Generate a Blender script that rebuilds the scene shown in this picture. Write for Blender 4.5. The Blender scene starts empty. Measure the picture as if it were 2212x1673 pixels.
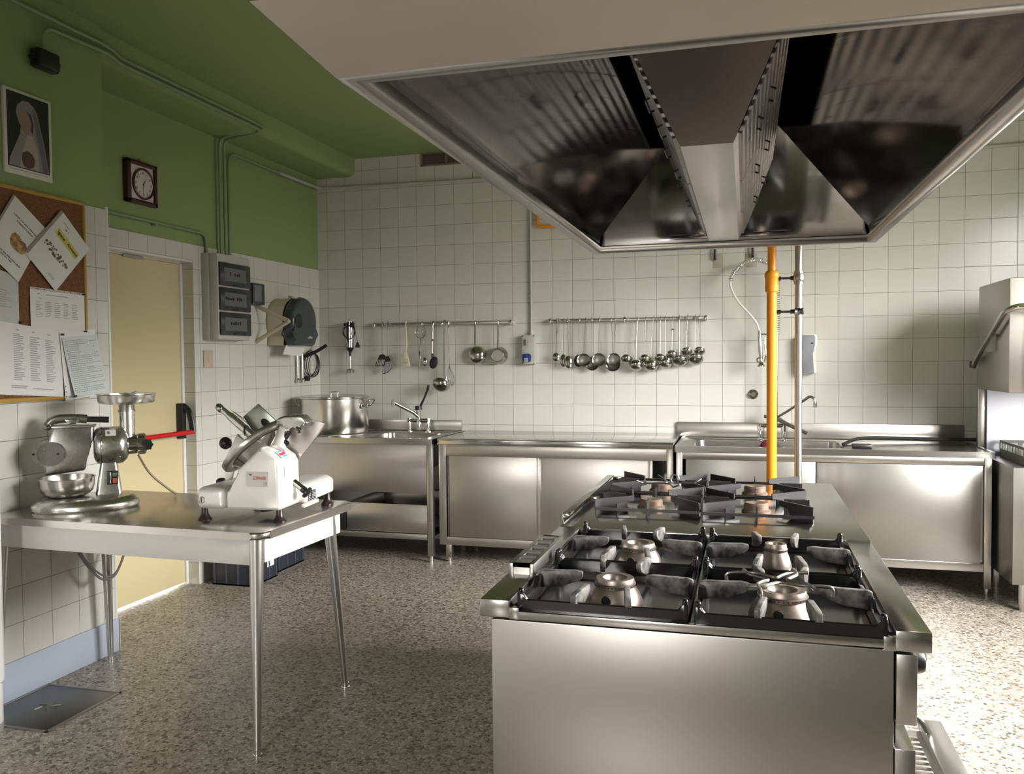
import bpy, bmesh, math, random
from mathutils import Vector, Matrix, Euler

SC = bpy.context.scene
COL = SC.collection
R = math.radians
random.seed(11)

# ------------------------------------------------------------------ camera
cam_data = bpy.data.cameras.new('camera')
cam = bpy.data.objects.new('camera', cam_data)
COL.objects.link(cam)
cam_data.sensor_fit = 'HORIZONTAL'
cam_data.sensor_width = 36.0
cam_data.lens = 1800.0 / 2212.0 * 36.0
cam_data.clip_start = 0.05
YAW, PITCH, ROLL = -0.27298, -0.03268, -0.00879
cfw = Vector((math.sin(YAW) * math.cos(PITCH), math.cos(YAW) * math.cos(PITCH), math.sin(PITCH)))
crt = Vector((math.cos(YAW), -math.sin(YAW), 0))
cup = crt.cross(cfw)
crt2 = crt * math.cos(ROLL) + cup * math.sin(ROLL)
cup2 = cup * math.cos(ROLL) - crt * math.sin(ROLL)
cam.matrix_world = Matrix(((crt2.x, cup2.x, -cfw.x, 3.2322), (crt2.y, cup2.y, -cfw.y, -6.0857),
                           (crt2.z, cup2.z, -cfw.z, 1.3976), (0, 0, 0, 1)))
SC.camera = cam

# ------------------------------------------------------------------ world, window light, exposure
SC.view_settings.view_transform = 'Standard'
SC.view_settings.look = 'None'
SC.view_settings.gamma = 1.0
SC.view_settings.use_curve_mapping = False
SC.view_settings.exposure = 0.0
world = bpy.data.worlds.new('overcast_sky')
SC.world = world
world.use_nodes = True
wn_ = world.node_tree
bg = wn_.nodes['Background']
tc_ = wn_.nodes.new('ShaderNodeTexCoord')
sx_ = wn_.nodes.new('ShaderNodeSeparateXYZ')
wn_.links.new(tc_.outputs['Generated'], sx_.inputs[0])
# dim ground and buildings below the horizon, bright overcast sky above it
rp_ = wn_.nodes.new('ShaderNodeValToRGB')
rp_.color_ramp.elements[0].position = 0.485
rp_.color_ramp.elements[0].color = (0.06, 0.056, 0.05, 1)
rp_.color_ramp.elements[1].position = 0.63
rp_.color_ramp.elements[1].color = (1.0, 0.975, 0.94, 1)
mp_ = wn_.nodes.new('ShaderNodeMath')
mp_.operation = 'MULTIPLY_ADD'
mp_.inputs[1].default_value = 0.5
mp_.inputs[2].default_value = 0.5
wn_.links.new(sx_.outputs[2], mp_.inputs[0])
wn_.links.new(mp_.outputs[0], rp_.inputs[0])
wn_.links.new(rp_.outputs[0], bg.inputs[0])
bg.inputs[1].default_value = 58.0

XR, YF = 5.60, -8.80                    # right wall, wall behind the camera
WIN_R = ((-4.1, -1.7),)  # windows of the right wall along y
WZ0, WZ1 = 1.0, 2.75
WIN_F = (1.6, 2.3)                      # window behind the camera along x


def portal(name, loc, direction, w, h):
    """daylight enters only through the window openings"""
    d = bpy.data.lights.new(name, 'AREA')
    d.shape = 'RECTANGLE'
    d.size, d.size_y = w, h
    d.cycles.is_portal = True
    o = bpy.data.objects.new(name, d)
    COL.objects.link(o)
    o.location = loc
    o.rotation_euler = Vector(direction).to_track_quat('-Z', 'Y').to_euler()


for a_, b_ in WIN_R:
    portal('window_portal', (XR + 0.19, (a_ + b_) / 2, (WZ0 + WZ1) / 2), (-1, 0, 0), b_ - a_, WZ1 - WZ0)
portal('window_portal', ((WIN_F[0] + WIN_F[1]) / 2, YF - 0.19, 1.7), (0, 1, 0), WIN_F[1] - WIN_F[0], 1.5)

# ------------------------------------------------------------------ mesh helpers


class MB:
    def __init__(self, M=None):
        self.bm = bmesh.new()
        self.M = M or Matrix()

    def _v(self, p):
        return self.bm.verts.new(self.M @ Vector(p))

    def quad(self, pts):
        return self.bm.faces.new([self._v(p) for p in pts])

    def box(self, x0, x1, y0, y1, z0, z1, bev=0.0, seg=2, T=None):
        T = T or Matrix()
        v = [self._v(T @ Vector((x, y, z))) for x in (x0, x1) for y in (y0, y1) for z in (z0, z1)]
        fs = [(0, 1, 3, 2), (4, 6, 7, 5), (0, 4, 5, 1), (2, 3, 7, 6), (0, 2, 6, 4), (1, 5, 7, 3)]
        faces = [self.bm.faces.new([v[i] for i in f]) for f in fs]
        if bev > 0:
            es = list({e for f in faces for e in f.edges})
            bmesh.ops.bevel(self.bm, geom=es, offset=bev, segments=seg, affect='EDGES', profile=0.5)
        return self

    def ring(self, c, u, w, r, n, ru=None):
        ru = ru or r
        return [self._v(Vector(c) + u * (math.cos(2 * math.pi * i / n) * ru) + w * (math.sin(2 * math.pi * i / n) * r)) for i in range(n)]

    def _skin(self, rings, closed=False, cap=True):
        n = len(rings[0])
        m = len(rings)
        for a in range(m if closed else m - 1):
            A, B = rings[a], rings[(a + 1) % m]
            for i in range(n):
                j = (i + 1) % n
                self.bm.faces.new((A[i], A[j], B[j], B[i]))
        if cap and not closed:
            self.bm.faces.new(list(reversed(rings[0])))
            self.bm.faces.new(rings[-1])

    def cyl(self, p0, p1, r0, r1=None, n=24, cap=True):
        r1 = r0 if r1 is None else r1
        p0, p1 = Vector(p0), Vector(p1)
        d = (p1 - p0).normalized()
        u = d.orthogonal().normalized()
        w = d.cross(u)
        self._skin([self.ring(p0, u, w, r0, n), self.ring(p1, u, w, r1, n)], cap=cap)
        return self

    def tube(self, pts, r, n=8, closed=False, cap=True, flat=None):
        pts = [Vector(p) for p in pts]
        rs = r if isinstance(r, (list, tuple)) else [r] * len(pts)
        m = len(pts)
        u = None
        rings = []
        for i, p in enumerate(pts):
            if closed:
                t = pts[(i + 1) % m] - pts[i - 1]
            else:
                t = pts[min(i + 1, m - 1)] - pts[max(i - 1, 0)]
            t.normalize()
            if u is None:
                u = t.orthogonal().normalized()
                if flat is not None:
                    u = (Vector(flat[0]) - t * t.dot(Vector(flat[0]))).normalized()
            else:
                u = u - t * u.dot(t)
                if u.length < 1e-6:
                    u = t.orthogonal()
                u.normalize()
            w = t.cross(u)
            rings.append(self.ring(p, u, w, rs[i] * (flat[1] if flat else 1), n, rs[i]))
        self._skin(rings, closed, cap)
        return self

    def lathe(self, prof, n=40, T=None, cap=False):
        T = T or Matrix()
        rings = []
        for r, z in prof:
            rings.append([self._v(T @ Vector((max(r, 1e-5) * math.cos(2 * math.pi * i / n), max(r, 1e-5) * math.sin(2 * math.pi * i / n), z))) for i in range(n)])
        self._skin(rings, cap=cap)
        return self

    def prism(self, poly, h0, h1, axis='z', bev=0.0, seg=2, T=None):
        """extrude a 2-D outline along an axis; outline coords are (y,z) for x, (x,z) for y, (x,y) for z"""
        T = T or Matrix()
        mp = {'x': lambda a, b, h: (h, a, b), 'y': lambda a, b, h: (a, h, b), 'z': lambda a, b, h: (a, b, h)}[axis]
        lo = [self._v(T @ Vector(mp(a, b, h0))) for a, b in poly]
        hi = [self._v(T @ Vector(mp(a, b, h1))) for a, b in poly]
        faces = [self.bm.faces.new(list(reversed(lo))), self.bm.faces.new(hi)]
        for i in range(len(poly)):
            j = (i + 1) % len(poly)
            faces.append(self.bm.faces.new((lo[i], lo[j], hi[j], hi[i])))
        if bev > 0:
            es = list({e for f in faces for e in f.edges})
            bmesh.ops.bevel(self.bm, geom=es, offset=bev, segments=seg, affect='EDGES', profile=0.5)
        return self

    def ball(self, c, rx, ry=None, rz=None, n=24, m=14, T=None):
        ry = ry or rx
        rz = rz or rx
        T = T or Matrix()
        c = Vector(c)
        rings = []
        for a in range(1, m):
            t = math.pi * a / m
            rings.append([self._v(T @ (c + Vector((rx * math.sin(t) * math.cos(2 * math.pi * i / n), ry * math.sin(t) * math.sin(2 * math.pi * i / n), -rz * math.cos(t))))) for i in range(n)])
        self._skin(rings)
        return self

    def torus(self, c, Rr, r, axis='z', n=32, m=8, a0=0, a1=360):
        c = Vector(c)
        ax = {'z': (Vector((1, 0, 0)), Vector((0, 1, 0))), 'y': (Vector((1, 0, 0)), Vector((0, 0, 1))), 'x': (Vector((0, 1, 0)), Vector((0, 0, 1)))}[axis]
        full = abs(a1 - a0) >= 360
        k = n if full else n + 1
        pts = [c + ax[0] * Rr * math.cos(R(a0 + (a1 - a0) * i / n)) + ax[1] * Rr * math.sin(R(a0 + (a1 - a0) * i / n)) for i in range(k)]
        return self.tube(pts, r, m, closed=full)

    def text(self, s, size, T, depth=0.0004, align='CENTER'):
        cu = bpy.data.curves.new('lettering', 'FONT')
        cu.body = s
        cu.size = size
        cu.extrude = depth
        cu.align_x = align
        cu.align_y = 'CENTER'
        cu.resolution_u = 3
        ob = bpy.data.objects.new('lettering', cu)
        COL.objects.link(ob)
        dg = bpy.context.evaluated_depsgraph_get()
        me = bpy.data.meshes.new_from_object(ob.evaluated_get(dg))
        me.transform(self.M @ T)
        self.bm.from_mesh(me)
        bpy.data.objects.remove(ob)
        bpy.data.curves.remove(cu)
        bpy.data.meshes.remove(me)
        return self

    def build(self, name, mat, parent=None, angle=38, label=None, mats=None, recalc=True):
        bm = self.bm
        if recalc:
            bmesh.ops.recalc_face_normals(bm, faces=bm.faces)
        ca = R(angle)
        for f in bm.faces:
            f.smooth = True
        for e in bm.edges:
            if len(e.link_faces) != 2 or e.calc_face_angle(0) > ca:
                e.smooth = False
        me = bpy.data.meshes.new(name)
        bm.to_mesh(me)
        bm.free()
        for m in (mats or [mat]):
            me.materials.append(m)
        o = bpy.data.objects.new(name, me)
        COL.objects.link(o)
        if parent is not None:
            o.parent = parent
        if label:
            o['label'] = label
        return o


def thing(name, label, cat, loc=(0, 0, 0), rotz=0.0, group=None):
    o = bpy.data.objects.new(name, None)
    o.empty_display_size = 0.05
    COL.objects.link(o)
    o.location = loc
    o.rotation_euler = (0, 0, rotz)
    o['label'] = label
    o['category'] = cat
    if group:
        o['group'] = group
    return o


def tag(o, label, cat, group=None, kind=None, loc=None):
    o['label'] = label
    o['category'] = cat
    if group:
        o['group'] = group
    if kind:
        o['kind'] = kind
    if loc is not None:
        o.location = loc
    return o


def dup(root, loc, rotz=0.0, label=None, group=None):
    c = root.copy()
    COL.objects.link(c)
    c.location = loc
    c.rotation_euler = (0, 0, rotz)
    if label:
        c['label'] = label
    if group:
        c['group'] = group
    for ch in list(root.children):
        d = ch.copy()
        COL.objects.link(d)
        d.parent = c
        for g in list(ch.children):
            e = g.copy()
            COL.objects.link(e)
            e.parent = d
    return c


def smooth_path(pts, k=6):
    """Catmull-Rom through the points"""
    P = [Vector(p) for p in pts]
    P = [P[0] * 2 - P[1]] + P + [P[-1] * 2 - P[-2]]
    out = []
    for i in range(1, len(P) - 2):
        for j in range(k):
            t = j / k
            a, b, c, d = P[i - 1], P[i], P[i + 1], P[i + 2]
            out.append(0.5 * ((2 * b) + (c - a) * t + (2 * a - 5 * b + 4 * c - d) * t * t + (3 * b - a - 3 * c + d) * t ** 3))
    out.append(P[-2])
    return out


def fillet(pts, r, k=5):
    """polyline with rounded corners"""
    P = [Vector(p) for p in pts]
    out = [P[0]]
    for i in range(1, len(P) - 1):
        a, b, c = P[i - 1], P[i], P[i + 1]
        d1, d2 = (a - b), (c - b)
        rr = min(r, d1.length * 0.48, d2.length * 0.48)
        p1, p2 = b + d1.normalized() * rr, b + d2.normalized() * rr
        for j in range(k + 1):
            t = j / k
            out.append(p1 * (1 - t) ** 2 + b * 2 * t * (1 - t) + p2 * t * t)
    out.append(P[-1])
    return out


# ------------------------------------------------------------------ materials


def mat(name, color, rough=0.5, metal=0.0, spec=0.5, coat=0.0, alpha=None, trans=0.0, ior=1.45):
    m = bpy.data.materials.new(name)
    m.use_nodes = True
    b = m.node_tree.nodes['Principled BSDF']
    b.inputs['Base Color'].default_value = (*color, 1)
    b.inputs['Roughness'].default_value = rough
    b.inputs['Metallic'].default_value = metal
    b.inputs['Specular IOR Level'].default_value = spec
    b.inputs['Coat Weight'].default_value = coat
    b.inputs['Transmission Weight'].default_value = trans
    b.inputs['IOR'].default_value = ior
    return m


def nodes_of(m):
    nt = m.node_tree
    return nt, nt.nodes, nt.links, nt.nodes['Principled BSDF']


def math_node(nt, op, a, b=None, c=None):
    n = nt.nodes.new('ShaderNodeMath')
    n.operation = op
    for i, v in enumerate((a, b, c)):
        if v is None:
            continue
        if isinstance(v, (int, float)):
            n.inputs[i].default_value = v
        else:
            nt.links.new(v, n.inputs[i])
    return n.outputs[0]


def ramp(nt, fac, stops, interp='LINEAR'):
    n = nt.nodes.new('ShaderNodeValToRGB')
    n.color_ramp.interpolation = interp
    e = n.color_ramp.elements
    while len(e) > 1:
        e.remove(e[-1])
    e[0].position, e[0].color = stops[0][0], (*stops[0][1], 1)
    for p, c in stops[1:]:
        x = e.new(p)
        x.color = (*c, 1)
    nt.links.new(fac, n.inputs[0])
    return n.outputs[0]


def mixc(nt, fac, a, b, mode='MIX'):
    n = nt.nodes.new('ShaderNodeMix')
    n.data_type = 'RGBA'
    n.blend_type = mode
    for i, v in ((0, fac), (6, a), (7, b)):
        if isinstance(v, (int, float)):
            n.inputs[i].default_value = v
        elif isinstance(v, tuple):
            n.inputs[i].default_value = (*v, 1)
        else:
            nt.links.new(v, n.inputs[i])
    return n.outputs[2]


def bump(nt, h, strength, dist):
    n = nt.nodes.new('ShaderNodeBump')
    n.inputs['Strength'].default_value = strength
    n.inputs['Distance'].default_value = dist
    nt.links.new(h, n.inputs['Height'])
    return n.outputs[0]


def position(nt):
    g = nt.nodes.new('ShaderNodeNewGeometry')
    s = nt.nodes.new('ShaderNodeSeparateXYZ')
    nt.links.new(g.outputs['Position'], s.inputs[0])
    return g.outputs['Position'], s.outputs[0], s.outputs[1], s.outputs[2]


def noise(nt, scale, detail=3, vec=None, stretch=None, obj=True):
    n = nt.nodes.new('ShaderNodeTexNoise')
    n.inputs['Scale'].default_value = scale
    n.inputs['Detail'].default_value = detail
    if vec is None:
        tc = nt.nodes.new('ShaderNodeTexCoord')
        vec = tc.outputs['Object']
    if stretch:
        mp = nt.nodes.new('ShaderNodeMapping')
        mp.inputs['Scale'].default_value = stretch
        nt.links.new(vec, mp.inputs['Vector'])
        vec = mp.outputs[0]
    nt.links.new(vec, n.inputs['Vector'])
    return n.outputs['Fac']


def steel(name, color=(0.60, 0.59, 0.57), rough=0.3, stretch=(1, 1, 60), amp=0.10, aniso=0.0, scale=6, bstr=0.02):
    m = mat(name, color, rough, 1.0)
    nt, N, L, b = nodes_of(m)
    f = noise(nt, scale * 2.5, 3, stretch=stretch)
    L.new(math_node(nt, 'ADD', math_node(nt, 'MULTIPLY', f, amp * 0.7), rough - amp * 0.35), b.inputs['Roughness'])
    if aniso:
        tg = N.new('ShaderNodeTangent')
        tg.direction_type = 'RADIAL'
        tg.axis = 'Z'
        L.new(tg.outputs[0], b.inputs['Tangent'])
        b.inputs['Anisotropic'].default_value = aniso
    f2 = noise(nt, 2.2, 2)
    col = mixc(nt, f2, tuple(c * 0.9 for c in color), tuple(min(1, c * 1.08) for c in color))
    L.new(col, b.inputs['Base Color'])
    if bstr and False:
        L.new(bump(nt, f, bstr, 0.002), b.inputs['Normal'])
    return m


def tile_mat(name, axis, off_u, off_v, pitch=0.154, ca=(0.64, 0.635, 0.60), cb=(0.60, 0.59, 0.555), grout=(0.16, 0.155, 0.13), w=0.0022):
    m = mat(name, ca, 0.22, 0, 0.45)
    nt, N, L, b = nodes_of(m)
    P, x, y, z = position(nt)
    u = x if axis == 'x' else y
    us = math_node(nt, 'DIVIDE', math_node(nt, 'SUBTRACT', u, off_u), pitch)
    vs = math_node(nt, 'DIVIDE', math_node(nt, 'SUBTRACT', z, off_v), pitch)
    fu = math_node(nt, 'ABSOLUTE', math_node(nt, 'SUBTRACT', math_node(nt, 'FRACT', us), 0.5))
    fv = math_node(nt, 'ABSOLUTE', math_node(nt, 'SUBTRACT', math_node(nt, 'FRACT', vs), 0.5))
    mx = math_node(nt, 'MAXIMUM', fu, fv)
    mr = nt.nodes.new('ShaderNodeMapRange')
    mr.interpolation_type = 'SMOOTHSTEP'
    mr.inputs[1].default_value = 0.5 - w / pitch
    mr.inputs[2].default_value = 0.5 - 0.4 * w / pitch
    L.new(mx, mr.inputs[0])
    g = mr.outputs[0]
    cv = nt.nodes.new('ShaderNodeCombineXYZ')
    L.new(math_node(nt, 'FLOOR', us), cv.inputs[0])
    L.new(math_node(nt, 'FLOOR', vs), cv.inputs[1])
    wn = nt.nodes.new('ShaderNodeTexWhiteNoise')
    wn.noise_dimensions = '2D'
    L.new(cv.outputs[0], wn.inputs['Vector'])
    tcol = mixc(nt, wn.outputs['Value'], ca, cb)
    st = noise(nt, 3.0, 4, vec=P)
    tcol = mixc(nt, math_node(nt, 'MULTIPLY', st, 0.25), tcol, (0.55, 0.52, 0.44))
    gn = noise(nt, 9.0, 3, vec=P)
    gcol = ramp(nt, gn, [(0.3, grout), (0.75, tuple(c * 2.2 for c in grout))])
    L.new(mixc(nt, g, tcol, gcol), b.inputs['Base Color'])
    L.new(math_node(nt, 'ADD', math_node(nt, 'MULTIPLY', g, 0.5), 0.2), b.inputs['Roughness'])
    # a slightly different tilt per tile plus the sunk joint
    wob = noise(nt, 5.0, 2, vec=P)
    h = math_node(nt, 'ADD', math_node(nt, 'MULTIPLY', g, -1.0), math_node(nt, 'MULTIPLY', wob, 0.9))
    L.new(bump(nt, h, 0.25, 0.002), b.inputs['Normal'])
    return m


M = {}
M['tile_back'] = tile_mat('white_wall_tile', 'x', -0.002, 0.1325)
M['tile_left'] = tile_mat('white_wall_tile_left', 'y', -0.003, 0.1325)
M['tile_near'] = tile_mat('white_wall_tile_near', 'y', -0.046, 0.155)
M['tile_reveal'] = tile_mat('tile_reveal', 'x', -0.05, 0.1325)


def paint(name, c1, c2, rough=0.6):
    m = mat(name, c1, rough, 0, 0.3)
    nt, N, L, b = nodes_of(m)
    P, x, y, z = position(nt)
    n1 = noise(nt, 1.3, 3, vec=P)
    L.new(mixc(nt, n1, c1, c2), b.inputs['Base Color'])
    n2 = noise(nt, 60, 4, vec=P)
    L.new(bump(nt, n2, 0.12, 0.002), b.inputs['Normal'])
    return m


M['green'] = paint('green_wall_paint', (0.25, 0.325, 0.135), (0.275, 0.345, 0.155))
M['green_pipe'] = mat('green_painted_conduit', (0.23, 0.29, 0.16), 0.45)
M['base'] = paint('grey_blue_base', (0.42, 0.48, 0.60), (0.47, 0.52, 0.62), 0.4)
M['plain'] = paint('cream_paint', (0.55, 0.52, 0.42), (0.6, 0.56, 0.46))

# terrazzo
tz = mat('terrazzo', (0.4, 0.38, 0.33), 0.3, 0, 0.4)
nt, N, L, b = nodes_of(tz)
P, px_, py_, pz_ = position(nt)
nw = nt.nodes.new('ShaderNodeTexNoise')
nw.inputs['Scale'].default_value = 40
L.new(P, nw.inputs['Vector'])
wv = nt.nodes.new('ShaderNodeVectorMath')
wv.operation = 'MULTIPLY_ADD'
L.new(nw.outputs['Color'], wv.inputs[0])
wv.inputs[1].default_value = (0.014, 0.014, 0)
L.new(P, wv.inputs[2])
vo = nt.nodes.new('ShaderNodeTexVoronoi')
vo.inputs['Scale'].default_value = 78
vo.inputs['Randomness'].default_value = 1
L.new(wv.outputs[0], vo.inputs['Vector'])
sep = nt.nodes.new('ShaderNodeSeparateColor')
L.new(vo.outputs['Color'], sep.inputs[0])
chip = ramp(nt, sep.outputs[0], [(0.0, (0.045, 0.04, 0.035)), (0.16, (0.07, 0.062, 0.052)), (0.21, (0.23, 0.20, 0.165)), (0.55, (0.35, 0.315, 0.27)), (0.8, (0.44, 0.405, 0.36)), (1.0, (0.56, 0.53, 0.49))])
ve = nt.nodes.new('ShaderNodeTexVoronoi')
ve.feature = 'DISTANCE_TO_EDGE'
ve.inputs['Scale'].default_value = 78
L.new(wv.outputs[0], ve.inputs['Vector'])
edge = ramp(nt, ve.outputs['Distance'], [(0.02, (1, 1, 1)), (0.10, (0, 0, 0))])
col = mixc(nt, math_node(nt, 'MULTIPLY', edge, 0.8), chip, (0.30, 0.27, 0.23))
v2 = nt.nodes.new('ShaderNodeTexVoronoi')
v2.inputs['Scale'].default_value = 210
L.new(P, v2.inputs['Vector'])
s2 = nt.nodes.new('ShaderNodeSeparateColor')
L.new(v2.outputs['Color'], s2.inputs[0])
spk = ramp(nt, s2.outputs[1], [(0.0, (1, 1, 1)), (0.13, (1, 1, 1)), (0.15, (0, 0, 0))], 'CONSTANT')
col = mixc(nt, math_node(nt, 'MULTIPLY', spk, 0.7), col, (0.10, 0.09, 0.075))
fu = math_node(nt, 'ABSOLUTE', math_node(nt, 'SUBTRACT', math_node(nt, 'FRACT', math_node(nt, 'DIVIDE', math_node(nt, 'ADD', px_, 0.11), 0.4)), 0.5))
fv = math_node(nt, 'ABSOLUTE', math_node(nt, 'SUBTRACT', math_node(nt, 'FRACT', math_node(nt, 'DIVIDE', math_node(nt, 'ADD', py_, 0.27), 0.4)), 0.5))
jt = ramp(nt, math_node(nt, 'MAXIMUM', fu, fv), [(0.494, (0, 0, 0)), (0.498, (1, 1, 1))])
jn = noise(nt, 5, 2, vec=P)
col = mixc(nt, math_node(nt, 'MULTIPLY', jt, math_node(nt, 'MULTIPLY', jn, 1.3)), col, (0.08, 0.075, 0.065))
stain = noise(nt, 1.1, 4, vec=P)
col = mixc(nt, ramp(nt, stain, [(0.35, (0, 0, 0)), (0.75, (0.45, 0.45, 0.45))]), col, (0.20, 0.17, 0.13))
L.new(col, b.inputs['Base Color'])
rn = noise(nt, 2.5, 3, vec=P)
L.new(math_node(nt, 'ADD', math_node(nt, 'MULTIPLY', rn, 0.25), 0.22), b.inputs['Roughness'])
M['terrazzo'] = tz

M['steel'] = steel('brushed_stainless', (0.46, 0.44, 0.415), 0.30, (1, 1, 40), 0.06, 0.55)
M['steel_v'] = steel('brushed_stainless_vertical', (0.46, 0.44, 0.41), 0.33, (30, 30, 1), 0.05, 0.6)
M['steel_top'] = steel('worn_stainless_worktop', (0.46, 0.45, 0.43), 0.22, (8, 8, 8), 0.10)
M['steel_dk'] = steel('dull_stainless', (0.36, 0.35, 0.33), 0.34, (1, 1, 30))
M['polish'] = steel('polished_stainless', (0.58, 0.57, 0.55), 0.13, (2, 2, 2), 0.05, bstr=0)
M['mirror'] = steel('mirror_hood_steel', (0.33, 0.32, 0.31), 0.07, (3, 3, 3), 0.03, bstr=0.004)
M['alu'] = steel('cast_aluminium', (0.64, 0.63, 0.60), 0.28, (4, 4, 4), 0.08)
M['alu_dk'] = steel('aged_cast_aluminium', (0.42, 0.41, 0.395), 0.27, (4, 4, 4), 0.08)
M['chrome'] = mat('chrome', (0.75, 0.75, 0.75), 0.08, 1)
M['black'] = mat('black_plastic', (0.015, 0.015, 0.016), 0.35)
M['rubber'] = mat('black_rubber', (0.02, 0.02, 0.02), 0.6)
M['dark'] = mat('dark_void', (0.012, 0.012, 0.012), 0.8)
M['white'] = mat('white_enamel', (0.74, 0.74, 0.73), 0.3)
M['wplast'] = mat('white_plastic', (0.72, 0.71, 0.68), 0.4)
M['cream'] = mat('cream_plastic', (0.62, 0.57, 0.44), 0.4)
M['greyp'] = mat('grey_plastic', (0.33, 0.33, 0.31), 0.45)
M['red'] = mat('red_enamel', (0.55, 0.012, 0.015), 0.3)
M['orange'] = mat('orange_gas_pipe_paint', (0.75, 0.27, 0.012), 0.35)
M['blue'] = mat('blue_plastic', (0.012, 0.03, 0.16), 0.35)
M['paper'] = mat('paper', (0.72, 0.71, 0.70), 0.55)
M['ink'] = mat('grey_ink', (0.16, 0.16, 0.17), 0.7)
M['wood_y'] = mat('yellow_pine', (0.42, 0.25, 0.045), 0.45)
M['door'] = paint('cream_door_paint', (0.62, 0.54, 0.32), (0.66, 0.57, 0.35), 0.4)

# ================================================================== the room
XL, XN, YN = -0.082, 0.288, -2.742      # left wall, protruding near wall, its end
ZC, ZB, ZT = 3.00, 2.862, 2.135         # ceiling, beam underside, top of the left wall's tiles


def structure(o, label, cat):
    tag(o, label, cat, kind='structure')
    return o


mb = MB()
mb.box(-0.6, XR + 0.2, YF - 0.2, 0.2, -0.1, 0.0)
structure(mb.build('floor', M['terrazzo']), 'speckled brown and beige terrazzo floor of the kitchen', 'floor')
mb = MB()
mb.box(-0.6, XR + 0.2, YF - 0.2, 0.2, ZC, ZC + 0.1)
structure(mb.build('ceiling', M['green']), 'olive green painted kitchen ceiling', 'ceiling')
mb = MB()
mb.box(-0.6, XR + 0.2, 0.0, 0.2, 0.0, ZC)
structure(mb.build('wall_back', M['tile_back']), 'far wall covered in square white tiles up to the ceiling', 'wall')

# left wall: tiled below, green above, door opening in the recessed stretch
DY0, DY1, DZ = -2.50, -1.60, 2.035
mb = MB()
mb.box(XL - 0.20, XL, DY1, 0.0, 0, ZT)
mb.box(XL - 0.20, XL, DY0, DY1, DZ, ZT)
mb.box(XL - 0.20, XL, YN, DY0, 0, ZT)
n_far = len(mb.bm.faces)
mb.box(XL - 0.20, XL - 0.006, YN, 0.0, ZT, ZC)
n_fg = len(mb.bm.faces)
mb.box(XL - 0.2, XN, YF, YN, 0.0, ZT - 0.004)
n_near = len(mb.bm.faces)
mb.box(XL - 0.2, XN - 0.005, YF, YN - 0.005, ZT - 0.004, ZC)
mb.bm.faces.ensure_lookup_table()
for i, f in enumerate(mb.bm.faces):
    f.material_index = 0 if i < n_far else (1 if i < n_fg else (2 if i < n_near else 1))
    f.normal_update()
    if i < n_far and abs(f.normal.y) > 0.5:
        f.material_index = 3
structure(mb.build('wall_left', None, mats=[M['tile_left'], M['green'], M['tile_near'], M['tile_reveal']]),
          'side wall, white tiles below and green paint above, with a doorway', 'wall')
# beam along the left wall under the ceiling, rounded lower edge
mb = MB()
prof = [(-0.2, ZB), (0.19, ZB)] + [(0.19 + 0.06 * math.sin(R(a)), ZB + 0.06 - 0.06 * math.cos(R(a))) for a in range(15, 91, 15)] + [(0.25, ZC + 0.02), (-0.2, ZC + 0.02)]
mb.prism(prof, YN - 0.002, 0.0, 'y')
structure(mb.build('trim_1', M['green']), 'green plastered beam under the ceiling along the recessed side wall', 'beam')
# baseboards
mb = MB()
mb.box(XN, XN + 0.012, YF, YN + 0.008, 0, 0.158, 0.002)
mb.box(XN - 0.30, XN + 0.012, YN, YN + 0.012, 0, 0.158, 0.002)
structure(mb.build('baseboard_left', M['base']), 'pale grey-blue tiled plinth along the foot of the protruding wall', 'baseboard')
# corner bead of the protruding wall
mb = MB()
mb.cyl((XN - 0.002, YN + 0.001, 0.158), (XN - 0.002, YN + 0.001, ZT + 0.01), 0.008, n=12)
structure(mb.build('trim_2', M['wplast']), 'white corner bead on the edge of the protruding tiled wall', 'trim')

# right wall with big windows, and the wall behind the camera with one window
mb = MB()
edges_ = [YF] + [v for w_ in sorted(WIN_R) for v in w_] + [0.0]
for i in range(0, len(edges_), 2):
    mb.box(XR, XR + 0.2, edges_[i], edges_[i + 1], 0, ZC)
for a_, b_ in WIN_R:
    mb.box(XR, XR + 0.2, a_, b_, 0, WZ0)
    mb.box(XR, XR + 0.2, a_, b_, WZ1, ZC)
structure(mb.build('wall_right', M['tile_left']), 'white tiled wall with the large windows', 'wall')
mb = MB()
mb.box(-0.6, WIN_F[0], YF - 0.2, YF, 0, ZC)
mb.box(WIN_F[1], XR + 0.2, YF - 0.2, YF, 0, ZC)
mb.box(WIN_F[0], WIN_F[1], YF - 0.2, YF, 0, 0.95)
mb.box(WIN_F[0], WIN_F[1], YF - 0.2, YF, 2.45, ZC)
structure(mb.build('wall_front', M['tile_back']), 'tiled wall behind the viewer with a window', 'wall')


def window(name, axis, a0, a1, z0, z1, at, n):
    mb = MB()
    def bar(p0, p1, q0, q1):
        if axis == 'y':
            mb.box(at + 0.06, at + 0.12, p0, p1, q0, q1, 0.004)
        else:
            mb.box(p0, p1, at - 0.12, at - 0.06, q0, q1, 0.004)
    bar(a0, a1, z0, z0 + 0.06); bar(a0, a1, z1 - 0.06, z1)
    for i in range(n + 1):
        c = a0 + (a1 - a0) * i / n
        bar(max(a0, c - 0.03), min(a1, c + 0.03), z0, z1)
    return mb.build(name, M['white'])


for i, (a_, b_) in enumerate(WIN_R):
    structure(window('window_%d' % (i + 1), 'y', a_, b_, WZ0, WZ1, XR, 2 if b_ - a_ < 2.2 else 3), ('white framed window of the right wall by the dishwasher corner', 'white framed window of the right wall beside the viewer')[i], 'window')
structure(window('window_3', 'x', WIN_F[0], WIN_F[1], 0.95, 2.45, YF, 2), 'white framed window behind the viewer', 'window')

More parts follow.
